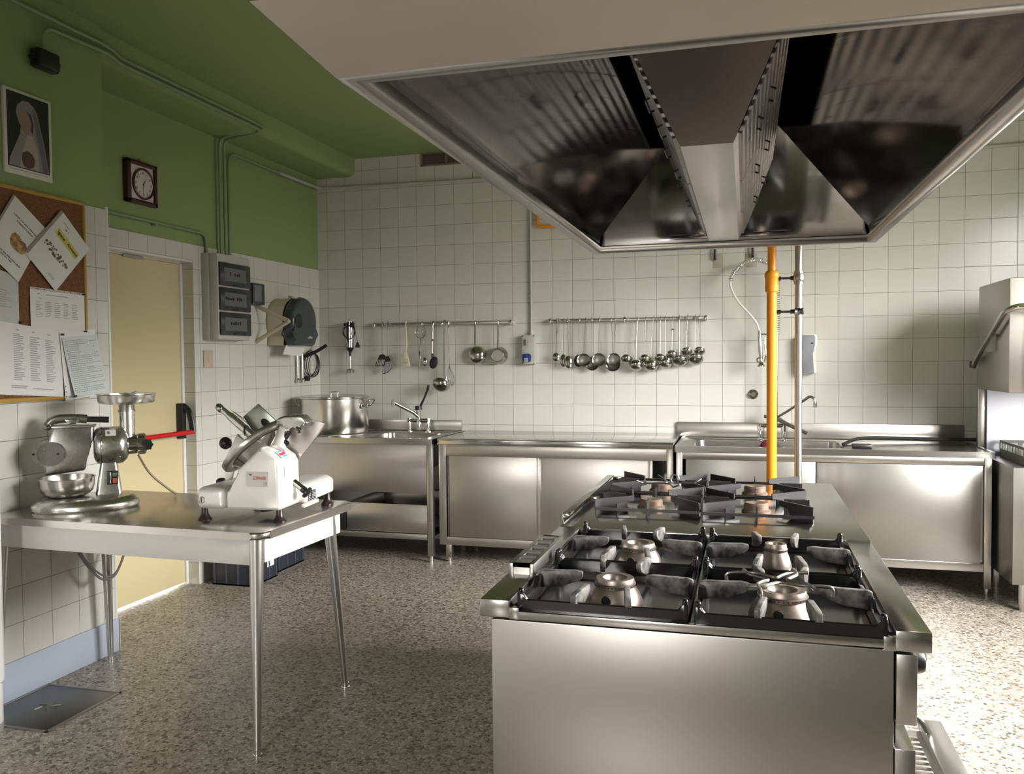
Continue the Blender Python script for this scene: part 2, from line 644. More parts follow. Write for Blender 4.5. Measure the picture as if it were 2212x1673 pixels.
# door
dr = thing('door_1', 'cream painted door with a red panic bar in the recessed side wall', 'door', (-0.17, -1.6, 0))
dr['kind'] = 'structure'
mb = MB()
mb.box(-0.045, 0.0, -0.88, -0.022, 0.012, 2.012, 0.003)
mb.build('leaf', M['door'], dr)
mb = MB()
mb.box(-0.05, 0.012, -0.022, 0.0, 0, 2.034, 0.002)
mb.box(-0.05, 0.012, -0.90, -0.88, 0, 2.034, 0.002)
mb.box(-0.05, 0.012, -0.90, 0.0, 2.014, 2.034, 0.002)
mb.box(0.012, 0.088, -0.90, 0.0, 2.020, 2.034, 0.002)
mb.build('frame', M['wplast'], dr)
mb = MB()
mb.box(0.012, 0.02, -0.52, -0.36, 2.003, 2.018)
mb.build('hinge_plate', M['greyp'], dr, label='small grey plate on the lintel')

# ================================================================== cooking island
M['enamel'] = mat('black_glossy_enamel', (0.012, 0.012, 0.013), 0.16, 0, 0.6)
M['iron'] = steel('blackened_steel', (0.045, 0.045, 0.046), 0.38, (3, 3, 3), 0.08)
M['iron'].node_tree.nodes['Principled BSDF'].inputs['Metallic'].default_value = 0.7
M['burner'] = steel('heat_stained_burner', (0.36, 0.30, 0.27), 0.42, (5, 5, 5), 0.1, scale=14)
M['brown_burner'] = mat('brown_burner_cap', (0.16, 0.11, 0.085), 0.5, 0.3)

# worn tips of the enamel fingers: grey where pans have rubbed the enamel off (real wear, at the raised tips)
wm = mat('worn_enamel', (0.02, 0.02, 0.02), 0.3, 0, 0.5)
nt, N, L, b = nodes_of(wm)
nn = noise(nt, 30, 4)
L.new(ramp(nt, nn, [(0.35, (0.03, 0.03, 0.03)), (0.62, (0.22, 0.21, 0.20))]), b.inputs['Base Color'])
b.inputs['Roughness'].default_value = 0.4
M['worn'] = wm

RX0, RX1 = 2.645, 3.582      # worktop of the island
RT = 0.85
RYN, RYS, RYF = -4.28, -3.43, -2.26   # near end, seam, far end


def range_unit(name, label, y0, y1, near):
    t = thing(name, label, 'cooker', (3.11, (y0 + y1) / 2, 0))
    yo = (y0 + y1) / 2
    def W(): return MB(Matrix.Translation((-3.11, -yo, 0)))
    # carcass
    mb = W()
    mb.box(2.672, 3.522, y0 + 0.002, y1 - 0.004, 0.10, 0.805, 0.003)
    mb.build('body', M['steel_v'], t)
    for fx in (2.74, 3.44):
        for fy in (y0 + 0.08, y1 - 0.08):
            mb = W()
            mb.cyl((fx, fy, 0), (fx, fy, 0.104), 0.022, n=16)
            mb.build('foot', M['steel'], t)
    # worktop: a frame round the sunken burner well
    wx0, wx1 = 2.716, 3.524
    mb = W()
    if near:
        mb.box(RX0, wx0, y0, y1, 0.809, RT, 0.003)
        mb.box(wx1, 3.592, y0, y1, 0.803, RT - 0.004, 0.003)
        mb.box(wx0 - 0.001, wx1 + 0.001, y1 - 0.02, y1, 0.805, RT, 0.002)
        mb.box(wx0 - 0.001, wx0 + 0.022, y0, y0 + 0.02, 0.807, RT - 0.016, 0.001)
        mb.box(wx1 - 0.022, wx1 + 0.001, y0, y0 + 0.02, 0.803, RT - 0.018, 0.001)
        mb.box(wx0 + 0.02, wx1 - 0.02, y0, y0 + 0.02, 0.808, RT - 0.024, 0.001)
    else:
        mb.box(RX0, 3.592, y0, y1, 0.806, RT, 0.003)
    mb.build('worktop', M['steel_top'], t)
    # front of the unit (faces the right-hand aisle)
    mb = W()
    mb.box(3.526, 3.566, y0 + 0.004, y1 - 0.004, 0.652, 0.797, 0.003)
    mb.build('control_panel', M['steel'], t)
    mb = W()
    mb.box(3.524, 3.564, y0 + 0.004, y1 - 0.004, 0.14, 0.603, 0.003)
    mb.build('oven_front', M['steel'], t)
    mb = W()
    mb.box(3.52, 3.53, y0 + 0.03, y1 - 0.03, 0.603, 0.652)
    mb.build('oven_slot', M['dark'], t)
    for k in range(4):
        ky = y0 + 0.12 + k * 0.2
        mb = W()
        mb.lathe([(0.0, 0.0), (0.028, 0.0), (0.026, 0.012), (0.022, 0.03), (0.019, 0.034), (0.0, 0.034)], 20,
                 Matrix.Translation((3.566, ky, 0.745)) @ Matrix.Rotation(R(90), 4, 'Y'))
        kn = mb.build('knob', M['black'], t)
        mb = W()
        mb.box(3.60, 3.604, ky - 0.002, ky + 0.002, 0.748, 0.765)
        mb.build('pointer', M['white'], kn)
    return t, W


near_unit, W1 = range_unit('gas_range', 'stainless gas cooker with four open burners at the near end of the island', RYN, RYS, True)
far_unit, W2 = range_unit('gas_range', 'stainless gas cooker under finned black grates at the far end of the island', RYS, RYF, False)

# black drip tray of the near unit
mb = W1()
mb.box(2.717, 3.523, RYN + 0.02, RYS - 0.018, 0.797, 0.806)
mb.box(2.717, 2.725, RYN + 0.02, RYS - 0.018, 0.804, 0.838)
mb.box(3.515, 3.523, RYN + 0.02, RYS - 0.018, 0.804, 0.836)
mb.box(3.118, 3.126, RYN + 0.02, RYS - 0.018, 0.804, 0.826)
mb.build('drip_tray', M['enamel'], near_unit)


def burner(W, parent, x, y, r, z0, z1, m, n=36):
    mb = W()
    T = Matrix.Translation((x, y, 0))
    h = z1 - z0
    mb.lathe([(r * 1.42, z0), (r * 1.40, z0 + h * 0.12), (r * 1.22, z0 + h * 0.45), (r * 1.02, z0 + h * 0.66), (r * 0.98, z0 + h * 0.70)], n, T)
    b = mb.build('burner', m, parent)
    mb = W()
    mb.lathe([(r * 0.98, z0 + h * 0.68), (r * 1.04, z0 + h * 0.70), (r * 1.05, z0 + h * 0.80), (r * 0.98, z0 + h * 0.83), (r * 0.98, z0 + h * 0.88), (r * 0.93, z0 + h),
              (r * 0.62, z0 + h * 0.99), (r * 0.52, z0 + h * 0.90), (r * 0.47, z0 + h * 0.6), (0, z0 + h * 0.6)], n, T)
    mb.build('crown', m, b)
    mb = W()
    for i in range(n):
        a = 2 * math.pi * i / n
        c = Vector((x + math.cos(a) * r * 1.047, y + math.sin(a) * r * 1.047, z0 + h * 0.755))
        mb.cyl(c, c + Vector((math.cos(a), math.sin(a), 0)) * 0.0008, 0.0017, n=6)
    mb.build('flame_ports', M['dark'], b)
    if r > 0.036:
        mb = W()
        c = Vector((x - 0.012, y - r * 1.22, z0 + h * 0.36))
        mb.cyl(c, c + Vector((0, -0.010, 0)), 0.011, n=14)
        mb.cyl(c + Vector((0, -0.0102, 0)), c + Vector((0, -0.0105, 0)), 0.008, n=14)
        mb.build('air_port', M['dark'], b)


burner(W1, near_unit, 2.928, -4.085, 0.048, 0.803, 0.868, M['burner'])
burner(W1, near_unit, 2.934, -3.685, 0.050, 0.803, 0.868, M['burner'])
burner(W1, near_unit, 3.315, -4.10, 0.054, 0.803, 0.868, M['burner'])
burner(W1, near_unit, 3.315, -3.64, 0.031, 0.803, 0.874, M['burner'])

# flue grille on the left edge of the near unit
mb = W1()
y0, y1 = -4.05, -3.70
mb.box(2.648, 2.664, y0, y1, 0.846, 0.878, 0.002)
mb.box(2.702, 2.716, y0, y1, 0.846, 0.878, 0.002)
for i in range(6):
    yy = y0 + (y1 - y0 - 0.026) * i / 5 + 0.0
    mb.box(2.66, 2.706, yy, yy + (0.026 if i not in (0, 5) else 0.05) if i < 5 else y1, 0.868, 0.878)
mb.box(2.66, 2.706, y0, y0 + 0.01, 0.846, 0.878)
mb.box(2.66, 2.706, y1 - 0.01, y1, 0.846, 0.878)
fl = mb.build('flue_grille', M['steel_dk'], near_unit)
mb = W1()
mb.box(2.66, 2.704, y0 + 0.01, y1 - 0.01, 0.850, 0.856)
mb.build('flue_shaft', M['dark'], fl)

# folded upstand along the left edge of the far unit
mb = W2()
mb.box(2.640, 2.646, -3.36, -2.40, 0.846, 0.876, 0.002)
mb.box(2.640, 2.668, -3.36, -2.40, 0.872, 0.880, 0.002)
mb.box(2.668, 2.70, -2.98, -2.96, 0.850, 0.874, 0.001)
mb.box(2.668, 2.72, -2.42, -2.40, 0.850, 0.874, 0.001)
mb.build('upstand', M['polish'], far_unit)
mb = W2()
mb.box(2.664, 2.716, -2.96, -2.46, 0.849, 0.868, 0.003)
mb.build('flue_opening', M['dark'], far_unit)
for bx in (2.90, 3.27):
    for by in (-3.02, -2.62):
        mb = W2()
        mb.lathe([(0.05, 0.849), (0.05, 0.856), (0.042, 0.862), (0.042, 0.878), (0.036, 0.884), (0.012, 0.882), (0, 0.875)], 28, Matrix.Translation((bx, by, 0)))
        mb.build('burner', M['brown_burner'], far_unit)

# cast enamelled grates of the near unit
GW, GD = 0.385, 0.408
ZF = 0.052          # frame height above the tray


def enamel_grate():
    t = thing('pan_support', '', 'pan support', group='enamelled pan supports')
    a, d = GW / 2, GD / 2
    w = 0.012
    # frame with cut-outs in the front and back, dipped sides
    mb = MB()
    for s in (-1, 1):
        y = s * (d - w / 2)
        pr = [(-a, 0.0), (-a + 0.03, 0.0), (-a + 0.045, 0.016), (-a + 0.10, 0.016), (-a + 0.11, 0.012), (0, 0.007), (a - 0.11, 0.012), (a - 0.10, 0.016), (a - 0.045, 0.016), (a - 0.03, 0.0), (a, 0.0),
              (a, ZF + 0.006), (a - 0.014, ZF + 0.006), (a - 0.022, ZF - 0.012), (-a + 0.022, ZF - 0.012), (-a + 0.014, ZF + 0.006), (-a, ZF + 0.006)]
        mb.prism(pr, y - w / 2, y + w / 2, 'y', 0.003, 2)
        x = s * (a - w / 2)
        ps = [(-d + 0.006, 0.002), (d - 0.006, 0.002), (d - 0.006, ZF - 0.004), (d - 0.04, ZF - 0.020), (0.05, ZF - 0.020), (0.028, ZF + 0.002), (-0.028, ZF + 0.002), (-0.05, ZF - 0.020), (-d + 0.04, ZF - 0.020), (-d + 0.006, ZF - 0.004)]
        mb.prism(ps, x - w / 2, x + w / 2, 'x', 0.003, 2)
    fr = mb.build('frame', M['enamel'], t)
    # corner knobs
    for sx in (-1, 1):
        for sy in (-1, 1):
            mb = MB()
            c = Vector((sx * (a - 0.008), sy * (d - 0.008), 0))
            mb.cyl(c + Vector((0, 0, ZF - 0.02)), c + Vector((0, 0, ZF + 0.010)), 0.0085, 0.0075, n=14)
            mb.ball(c + Vector((0, 0, ZF + 0.010)), 0.0075, n=14, m=8)
            mb.build('corner_lug', M['enamel'], t)
    # fingers: two from front and back, one from each side
    def finger(p, q, h0, h1, w0):
        p, q = Vector(p), Vector(q)
        dr = (q - p)
        Ln = dr.length
        ang = math.atan2(dr.y, dr.x)
        T = Matrix.Translation((p.x, p.y, 0)) @ Matrix.Rotation(ang, 4, 'Z')
        mb = MB()
        mb.prism([(0, h0 - 0.03), (Ln * 0.55, h0 - 0.022), (Ln * 0.9, h0 - 0.008), (Ln, h0 + 0.002), (Ln, h1), (Ln * 0.85, h1 + 0.002), (0.012, h1), (0, h1 - 0.004)], -w0 / 2, w0 / 2, 'y', 0.003, 2, T)
        return mb
    for sy in (-1, 1):
        for sx in (-1, 1):
            finger((sx * 0.062, sy * (d - 0.002)), (sx * 0.046, sy * (d - 0.095)), ZF - 0.004, ZF + 0.012, 0.014).build('finger', M['worn'], t)
    for sx in (-1, 1):
        finger((sx * (a - 0.002), 0), (sx * (a - 0.115), 0), ZF - 0.004, ZF + 0.012, 0.014).build('finger', M['worn'], t)
    return t


gr = enamel_grate()
spots = [(2.922, -4.062, 'black enamelled pan support, front one beside the flue grille on the near cooker'),
         (3.319, -4.072, 'black enamelled pan support carrying the bent wire trivet'),
         (2.922, -3.652, 'black enamelled pan support behind the front one on the flue grille side'),
         (3.319, -3.655, 'black enamelled pan support over the small burner, next to the shiny worktop')]
for i, (x, y, lb) in enumerate(spots):
    if i == 0:
        gr.location = (x, y, 0.8065)
        gr['label'] = lb
    else:
        dup(gr, (x, y, 0.8065), 0, lb)

# bent wire trivet on the near right burner
t = thing('wire_trivet', 'small bent wire trivet over the burner at the near aisle corner of the cooker', 'trivet', (3.305, -4.072, 0.8725))
r_ = 0.0042
mb = MB()
for k in range(4):
    T = Matrix.Rotation(R(90 * k + 12), 4, 'Z')
    q = [(0.105, -0.062, -0.012), (0.104, -0.062, 0.006), (0.085, -0.060, 0.010), (0.045, -0.056, 0.010), (0.022, -0.040, 0.010), (0.0, -0.022, 0.008), (-0.022, -0.040, 0.010), (-0.045, -0.056, 0.010), (-0.085, -0.060, 0.010)]
    mb.tube([T @ Vector(p) for p in smooth_path(q, 4)], r_, 8)
mb.build('wire', M['steel_dk'], t)

# finned steel grates of the far unit: plates on edge radiating round each burner
FW = 0.178


def fin_grate():
    t = thing('pan_support', '', 'pan support', group='finned pan supports')
    def plate(p, q, h, th=0.005, notch=False):
        p, q = Vector((*p, 0)), Vector((*q, 0))
        dr = q - p
        T = Matrix.Translation(p) @ Matrix.Rotation(math.atan2(dr.y, dr.x), 4, 'Z')
        Ln = dr.length
        mb = MB()
        if notch:
            mb.prism([(0, 0), (Ln * 0.62, 0.0), (Ln * 0.72, h * 0.55), (Ln, h * 0.66), (Ln, h), (0, h)], -th / 2, th / 2, 'y', 0, 1, T)
        else:
            mb.prism([(0, 0), (Ln, 0), (Ln, h), (0, h)], -th / 2, th / 2, 'y', 0, 1, T)
        return mb.build('fin', M['iron'], t)
    for k in range(4):
        c, s = math.cos(R(90 * k)), math.sin(R(90 * k))
        def rt(x, y): return (c * x - s * y, s * x + c * y)
        plate(rt(-FW, -FW), rt(-0.055, -0.075), 0.055, notch=True)
        plate(rt(0.0, -FW), rt(0.0, -FW + 0.085), 0.050)
        plate(rt(-FW + 0.075, -FW), rt(-FW + 0.105, -FW + 0.05), 0.040)
    mb = MB()
    for s in (-1, 1):
        mb.box(-FW, FW, s * FW - 0.003, s * FW + 0.003, 0.016, 0.026)
        mb.box(s * FW - 0.003, s * FW + 0.003, -FW, FW, 0.016, 0.026)
    mb.build('rail', M['iron'], t)
    return t


fg = fin_grate()
fspots = [(2.902, -3.02, 'finned black pan support on the far cooker, by the shiny upstand'),
          (3.270, -3.03, 'finned black pan support on the far cooker, aisle side by the shiny worktop'),
          (2.902, -2.63, 'finned black steel pan support under the thin star-shaped trivet'),
          (3.270, -2.64, 'finned black steel pan support on the far cooker, in front of the orange pipe')]
for i, (x, y, lb) in enumerate(fspots):
    if i == 0:
        fg.location = (x, y, 0.8505)
        fg['label'] = lb
    else:
        dup(fg, (x, y, 0.8505), 0, lb)
t = thing('star_trivet', 'thin four-armed steel trivet lying on a finned pan support of the far cooker', 'trivet', (2.945, -2.80, 0.906))
mb = MB()
for k in range(4):
    a = R(90 * k + 15)
    d = Vector((math.cos(a), math.sin(a), 0))
    n_ = Vector((-d.y, d.x, 0))
    mb.tube([d * 0.012 + Vector((0, 0, .004)), d * 0.10 + Vector((0, 0, .004)), d * 0.13 + n_ * 0.02 + Vector((0, 0, 0.018))], 0.0035, 6)
mb.torus((0, 0, 0.004), 0.014, 0.004, n=16, m=6)
mb.build('arms', M['steel'], t)
mb = MB()
mb.torus((0.02, 0.03, 0.018), 0.016, 0.003, axis='y', n=20, m=6)
mb.build('grip_ring', M['steel_dk'], t)

# drop-down oven door standing open on the aisle side of the near unit
od = MB(Matrix.Translation((-3.11, -(RYN + RYS) / 2, 0)))
od.box(3.566, 3.775, -4.20, -3.40, 0.262, 0.280, 0.003)
od.box(3.735, 3.800, -4.22, -3.36, 0.270, 0.300, 0.004)
odr = od.build('oven_door', M['steel_dk'], near_unit)
mb = W1()
for k in range(24):
    y = -4.17 + k * 0.03
    mb.box(3.58, 3.715, y, y + 0.012, 0.280, 0.290, 0.002)
mb.build('ribs', M['steel'], odr)
mb = W1()
mb.tube(fillet([(3.64, -3.46, 0.30), (3.64, -3.46, 0.345), (3.72, -3.46, 0.345), (3.745, -3.46, 0.30)], 0.03), 0.011, 10)
mb.build('bracket', M['polish'], odr)

# ------------------------------------------------------------------ gas and water pipes rising behind the island
t = thing('gas_pipe', 'tall orange gas pipe rising from the cookers to the hood', 'pipe', (3.352, -2.0, 0.0))
mb = MB()
mb.cyl((0, 0, 0.0), (0, 0, 1.755), 0.0235, n=24)
mb.cyl((0, 0, 1.755), (0, 0, 2.3), 0.0195, n=24)
om = M['orange']
nt, N, L, b = nodes_of(om)
nn = noise(nt, 8, 5, stretch=(1, 1, 0.35))
L.new(ramp(nt, nn, [(0.30, (0.10, 0.035, 0.006)), (0.36, (0.72, 0.26, 0.012)), (0.7, (0.80, 0.30, 0.015))]), b.inputs['Base Color'])
mb.build('tube', M['orange'], t)
mb = MB()
mb.lathe([(0.0237, 1.70), (0.030, 1.705), (0.031, 1.72), (0.030, 1.765), (0.033, 1.772), (0.033, 1.79), (0.026, 1.80), (0.0197, 1.802)], 24)
mb.build('coupling', M['orange'], t)
t = thing('riser_pipe', 'slim grey steel pipe beside the orange gas pipe', 'pipe', (3.470, -2.0, 0.0))
mb = MB()
mb.cyl((0, 0, 0.0), (0, 0, 2.3), 0.0165, n=20)
mb.build('tube', M['steel_dk'], t)
mb = MB()
mb.ball((0, 0, 1.765), 0.026, 0.026, 0.034, 20, 12)
mb.cyl((0, 0, 1.735), (0, 0, 1.795), 0.021, n=20)
mb.build('coupling', M['steel_dk'], t)
for z in (1.765, 1.61):
    mb = MB()
    mb.cyl((-0.094, -0.0, z), (-0.02, -0.0, z), 0.0055, n=10)
    mb.cyl((-0.098, 0, z), (-0.078, 0, z), 0.010, n=12)
    mb.cyl((-0.036, 0, z), (-0.018, 0, z), 0.010, n=12)
    mb.build('spacer', M['iron'], t)
mb = MB()
mb.box(-0.019, 0.023, -0.019, 0.019, 1.595, 1.625, 0.003)
mb.build('clamp', M['polish'], t)

# ================================================================== extractor hood over the island
HX0, HX1, HY0, HY1, HZ = 2.533, 3.785, -4.728, -2.105, 1.90
t = thing('extractor_hood', 'large stainless extractor hood hanging over the cooking island', 'hood', (3.16, -3.42, HZ))
def WH(): return MB(Matrix.Translation((-3.16, 3.42, -HZ)))
F = 0.105   # outward flare of the skirt


def loft(mb, loops, close=True):
    vs = [[mb._v(p) for p in lp] for lp in loops]
    for a in range(len(vs) - 1):
        for i in range(len(vs[a])):
            j = (i + 1) % len(vs[a])
            mb.bm.faces.new((vs[a][i], vs[a][j], vs[a + 1][j], vs[a + 1][i]))
    return vs


def rect(x0, x1, y0, y1, z):
    return [(x0, y0, z), (x1, y0, z), (x1, y1, z), (x0, y1, z)]


M['hood_skin'] = steel('satin_hood_skin', (0.58, 0.53, 0.48), 0.38, (1.2, 40, 40), 0.06, bstr=0.01)
mb = WH()
loft(mb, [rect(HX0, HX1, HY0, HY1, HZ), rect(HX0 - F, HX1 + F, HY0 - F, HY1 + F, HZ + 0.105)])
mb.build('skirt', M['hood_skin'], t)
mb = WH()
loft(mb, [rect(HX0 - F, HX1 + F, HY0 - F, HY1 + F, HZ + 0.105), rect(HX0 + 0.33, HX1 - 0.33, HY0 + 0.33, HY1 - 0.33, HZ + 0.62), rect(HX0 + 0.33, HX1 - 0.33, HY0 + 0.33, HY1 - 0.33, 3.0)])
mb.build('roof', M['steel_dk'], t)
# gutter rim
g = 0.040
mb = WH()
loft(mb, [rect(HX0, HX1, HY0, HY1, HZ + 0.002), rect(HX0, HX1, HY0, HY1, HZ), rect(HX0 + g, HX1 - g, HY0 + g, HY1 - g, HZ), rect(HX0 + g, HX1 - g, HY0 + g, HY1 - g, HZ + 0.030)])
mb.build('gutter', M['steel_dk'], t, recalc=False)
# sloping inner linings
ix0, ix1, iy0, iy1 = HX0 + g - 0.004, HX1 - g + 0.004, HY0 + g - 0.004, HY1 - g + 0.004
A0, A1 = HZ + 0.014, HZ + 0.07
top = (2.99, 3.33, iy0 + 0.42, iy1 - 0.42, HZ + 0.46)
lo, mi, hi = rect(ix0 - 0.01, ix1 + 0.01, iy0 - 0.01, iy1 + 0.01, A0), rect(ix0, ix1, iy0, iy1, A1), rect(*top)
for i in range(4):
    j = (i + 1) % 4
    mb = WH()
    mb.quad([lo[i], lo[j], mi[j], mi[i]])
    mb.quad([mi[i], mi[j], hi[j], hi[i]])
    bmesh.ops.remove_doubles(mb.bm, verts=mb.bm.verts, dist=1e-5)
    mb.build('lining_panel', M['mirror'], t)
mb = WH()
mb.quad(hi)
mb.build('lining_top', M['mirror'], t)
# V shaped filter housing
vy0, vy1 = -3.965, -2.232
b0, b1, zb = 3.077, 3.204, 1.922
w0, w1, zt = 2.935, 3.335, 2.23
mb = WH()
mb.quad([(b0, vy0, zb), (b1, vy0, zb), (b1, vy1, zb), (b0, vy1, zb)])
mb.quad([(b0, vy0, zb), (b0, vy1, zb), (b0 - 0.012, vy1, zb + 0.026), (b0 - 0.012, vy0, zb + 0.026)])
mb.quad([(b1, vy0, zb), (b1, vy1, zb), (b1 + 0.012, vy1, zb + 0.026), (b1 + 0.012, vy0, zb + 0.026)])
mb.build('drip_channel', M['steel'], t)
e = 0.0
mb = WH()
mb.quad([(b0, vy0, zb), (b1, vy0, zb), (w1, vy0 - e, zt), (w0, vy0 - e, zt)])
mb.build('end_panel', M['hood_skin'], t)
mb = WH()
mb.quad([(b0, vy1, zb), (b1, vy1, zb), (w1, vy1, zt), (w0, vy1, zt)])
mb.build('end_panel', M['hood_skin'], t)
nf = 3
fm = steel('filter_steel', (0.46, 0.46, 0.47), 0.28, (1, 1, 1), 0.06)
nt, N, L, bb = nodes_of(fm)
P_, fx_, fy_, fz_ = position(nt)
wv = math_node(nt, 'SINE', math_node(nt, 'MULTIPLY', fz_, 260))
L.new(bump(nt, wv, 0.5, 0.004), bb.inputs['Normal'])
M['filter'] = fm
for side in (-1, 1):
    x0_, x1_ = (b1 + 0.012, w1) if side > 0 else (b0 - 0.012, w0)
    z0_ = zb + 0.026
    for k in range(nf):
        fy0 = vy0 + 0.01 + (vy1 - vy0 - 0.02) * k / nf
        fy1 = vy0 + 0.01 + (vy1 - vy0 - 0.02) * (k + 1) / nf - 0.01
        d = Vector((x1_ - x0_, 0, zt - z0_))
        n = Vector((d.z, 0, -d.x)).normalized() * (0.008 if side > 0 else -0.008)
        mb = WH()
        q = [Vector((x0_, fy0, z0_)), Vector((x0_, fy1, z0_)), Vector((x1_, fy1, zt)), Vector((x1_, fy0, zt))]
        lo_ = [mb._v(p) for p in q]
        up_ = [mb._v(p + n) for p in q]
        mb.bm.faces.new(lo_); mb.bm.faces.new(up_)
        for i in range(4):
            mb.bm.faces.new((lo_[i], lo_[(i + 1) % 4], up_[(i + 1) % 4], up_[i]))
        fo = mb.build('grease_filter', M['filter'], t)
        for hk in (0.35, 0.62):
            mb = WH()
            c = Vector((x0_, 0, z0_)) + d * hk
            hy = (fy0 + fy1) / 2
            o = n * 1.3
            o2 = n.normalized() * 0.022
            mb.tube([c + o * 0.5 + Vector((0, hy - 0.06, 0)), c + o2 + Vector((0, hy - 0.06, 0)), c + o2 + Vector((0, hy + 0.06, 0)), c + o * 0.5 + Vector((0, hy + 0.06, 0))], 0.003, 6)
            mb.build('handle', M['iron'], fo)

# ================================================================== back wall counters


def rrect(x0, x1, y0, y1, r, k=5):
    out = []
    for cx, cy, a0 in ((x1 - r, y1 - r, 0), (x0 + r, y1 - r, 90), (x0 + r, y0 + r, 180), (x1 - r, y0 + r, 270)):
        for i in range(k + 1):
            a = R(a0 + 90 * i / k)
            out.append((cx + r * math.cos(a), cy + r * math.sin(a)))
    return out


def top_with_bowl(mb, x0, x1, y0, y1, z, th, bowl, lip=0.006):
    """worktop slab: raised lip round the edge, sunken deck, one rounded bowl"""
    bx0, bx1, by0, by1, depth = bowl
    k = 5
    n = 4 * (k + 1)
    def outer(o):
        return [(p[0], p[1]) for p in rrect(x0 + o, x1 - o, y0 + o, y1 - o, 0.004, k)]
    def inner(o, r=0.06):
        return rrect(bx0 + o, bx1 - o, by0 + o, by1 - o, r, k)
    rings = [[mb._v((x, y, z - th)) for x, y in outer(0)],
             [mb._v((x, y, z)) for x, y in outer(0)],
             [mb._v((x, y, z)) for x, y in outer(0.018)],
             [mb._v((x, y, z - lip)) for x, y in outer(0.024)],
             [mb._v((x, y, z - lip)) for x, y in inner(-0.012, 0.07)],
             [mb._v((x, y, z - lip - 0.004)) for x, y in inner(0, 0.06)],
             [mb._v((x, y, z - depth + 0.02)) for x, y in inner(0.012, 0.06)],
             [mb._v((x, y, z - depth)) for x, y in inner(0.035, 0.05)]]
    mb._skin(rings, cap=False)
    mb.bm.faces.new(rings[-1])
    for f in range(n):
        pass
    return mb


def tubeleg(mb, x, y, z0, z1, s=0.02):
    mb.box(x - s, x + s, y - s, y + s, z0, z1, 0.003)


# ---- left sink unit
t = thing('sink_unit', 'stainless sink unit with an open lower shelf in the tiled corner', 'sink', (0.55, -0.38, 0))
def WL(): return MB(Matrix.Translation((-0.55, 0.38, 0)))
mb = WL()
top_with_bowl(mb, -0.06, 1.162, -0.748, -0.02, 0.857, 0.04, (0.60, 1.05, -0.62, -0.20, 0.25))
mb.build('worktop', M['steel_top'], t)
mb = WL()
mb.box(-0.06, 1.128, -0.022, -0.006, 0.83, 0.934, 0.002)
mb.build('upstand', M['steel'], t)
mb = WL()
mb.box(-0.05, 1.118, -0.738, -0.728, 0.478, 0.819, 0.002)
mb.build('front_apron', M['steel'], t)
mb = WL()
mb.box(0.50, 1.118, -0.735, -0.725, 0.208, 0.398, 0.002)
mb.box(0.50, 0.51, -0.735, -0.10, 0.208, 0.398, 0.002)
mb.box(0.50, 1.118, -0.10, -0.09, 0.208, 0.398, 0.002)
mb.box(0.50, 1.118, -0.735, -0.09, 0.200, 0.208)
mb.build('drawer_box', M['steel'], t)
mb = WL()
mb.box(-0.05, 1.118, -0.738, -0.70, 0.155, 0.195, 0.002)
mb.box(-0.05, 1.15, -0.70, -0.04, 0.175, 0.19)
mb.build('bottom_shelf', M['steel_dk'], t)
for x in (-0.035, 1.142):
    for y in (-0.725, -0.05):
        mb = WL()
        tubeleg(mb, x, y, 0.045, 0.82, 0.0205)
        lg = mb.build('leg', M['steel'], t)
        mb = WL()
        mb.cyl((x, y, 0), (x, y, 0.048), 0.014, n=14)
        mb.build('foot', M['chrome'], lg)
# back of the open compartment
mb = WL()
mb.box(-0.05, 1.12, -0.03, -0.024, 0.15, 0.83)
mb.build('back_panel', M['steel_dk'], t)

# ---- middle cabinet with sliding doors
t = thing('cabinet', 'long stainless cupboard with sliding doors between the two sink units', 'cabinet', (1.99, -0.36, 0))
def WC(): return MB(Matrix.Translation((-1.99, 0.36, 0)))
mb = WC()
mb.box(1.187, 2.792, -0.705, -0.012, 0.816, 0.859, 0.003)
mb.build('worktop', M['polish'], t)
mb = WC()
mb.box(1.194, 1.246, -0.698, -0.66, 0.122, 0.816, 0.002)
mb.box(2.748, 2.79, -0.698, -0.66, 0.122, 0.816, 0.002)
mb.box(1.246, 2.748, -0.696, -0.66, 0.740, 0.816, 0.002)
mb.box(1.246, 2.748, -0.696, -0.66, 0.122, 0.178, 0.002)
mb.build('frame', M['steel_v'], t)
mb = WC()
mb.box(1.195, 1.21, -0.66, -0.02, 0.125, 0.816)
mb.box(2.774, 2.789, -0.66, -0.02, 0.125, 0.816)
mb.box(1.21, 2.774, -0.035, -0.02, 0.125, 0.816)
mb.box(1.21, 2.774, -0.66, -0.02, 0.125, 0.14)
mb.build('carcass', M['steel_dk'], t)
mb = WC()
mb.box(1.268, 1.885, -0.690, -0.676, 0.18, 0.740, 0.002)
d = mb.build('door', M['steel_v'], t)
mb = WC()
mb.box(1.256, 1.262, -0.694, -0.672, 0.18, 0.740, 0.001)
mb.box(1.262, 1.270, -0.684, -0.672, 0.18, 0.740, 0.001)
mb.build('door_edge', M['steel_dk'], d)
mb = WC()
mb.box(1.885, 2.655, -0.672, -0.660, 0.18, 0.740, 0.002)
d = mb.build('door', M['steel_v'], t)
mb = WC()
mb.box(1.885, 1.905, -0.682, -0.67, 0.18, 0.74, 0.003)
mb.box(2.636, 2.656, -0.682, -0.67, 0.18, 0.74, 0.003)
mb.build('door_edge', M['steel'], d)
for x in (1.256, 2.73):
    for y in (-0.665, -0.06):
        mb = WC()
        tubeleg(mb, x, y, 0.03, 0.124, 0.021)
        lg = mb.build('leg', M['steel'], t)
        mb = WC()
        mb.cyl((x, y, 0), (x, y, 0.034), 0.014, n=14)
        mb.cyl((x, y, 0.024), (x, y, 0.034), 0.019, n=14)
        mb.build('foot', M['chrome'], lg)

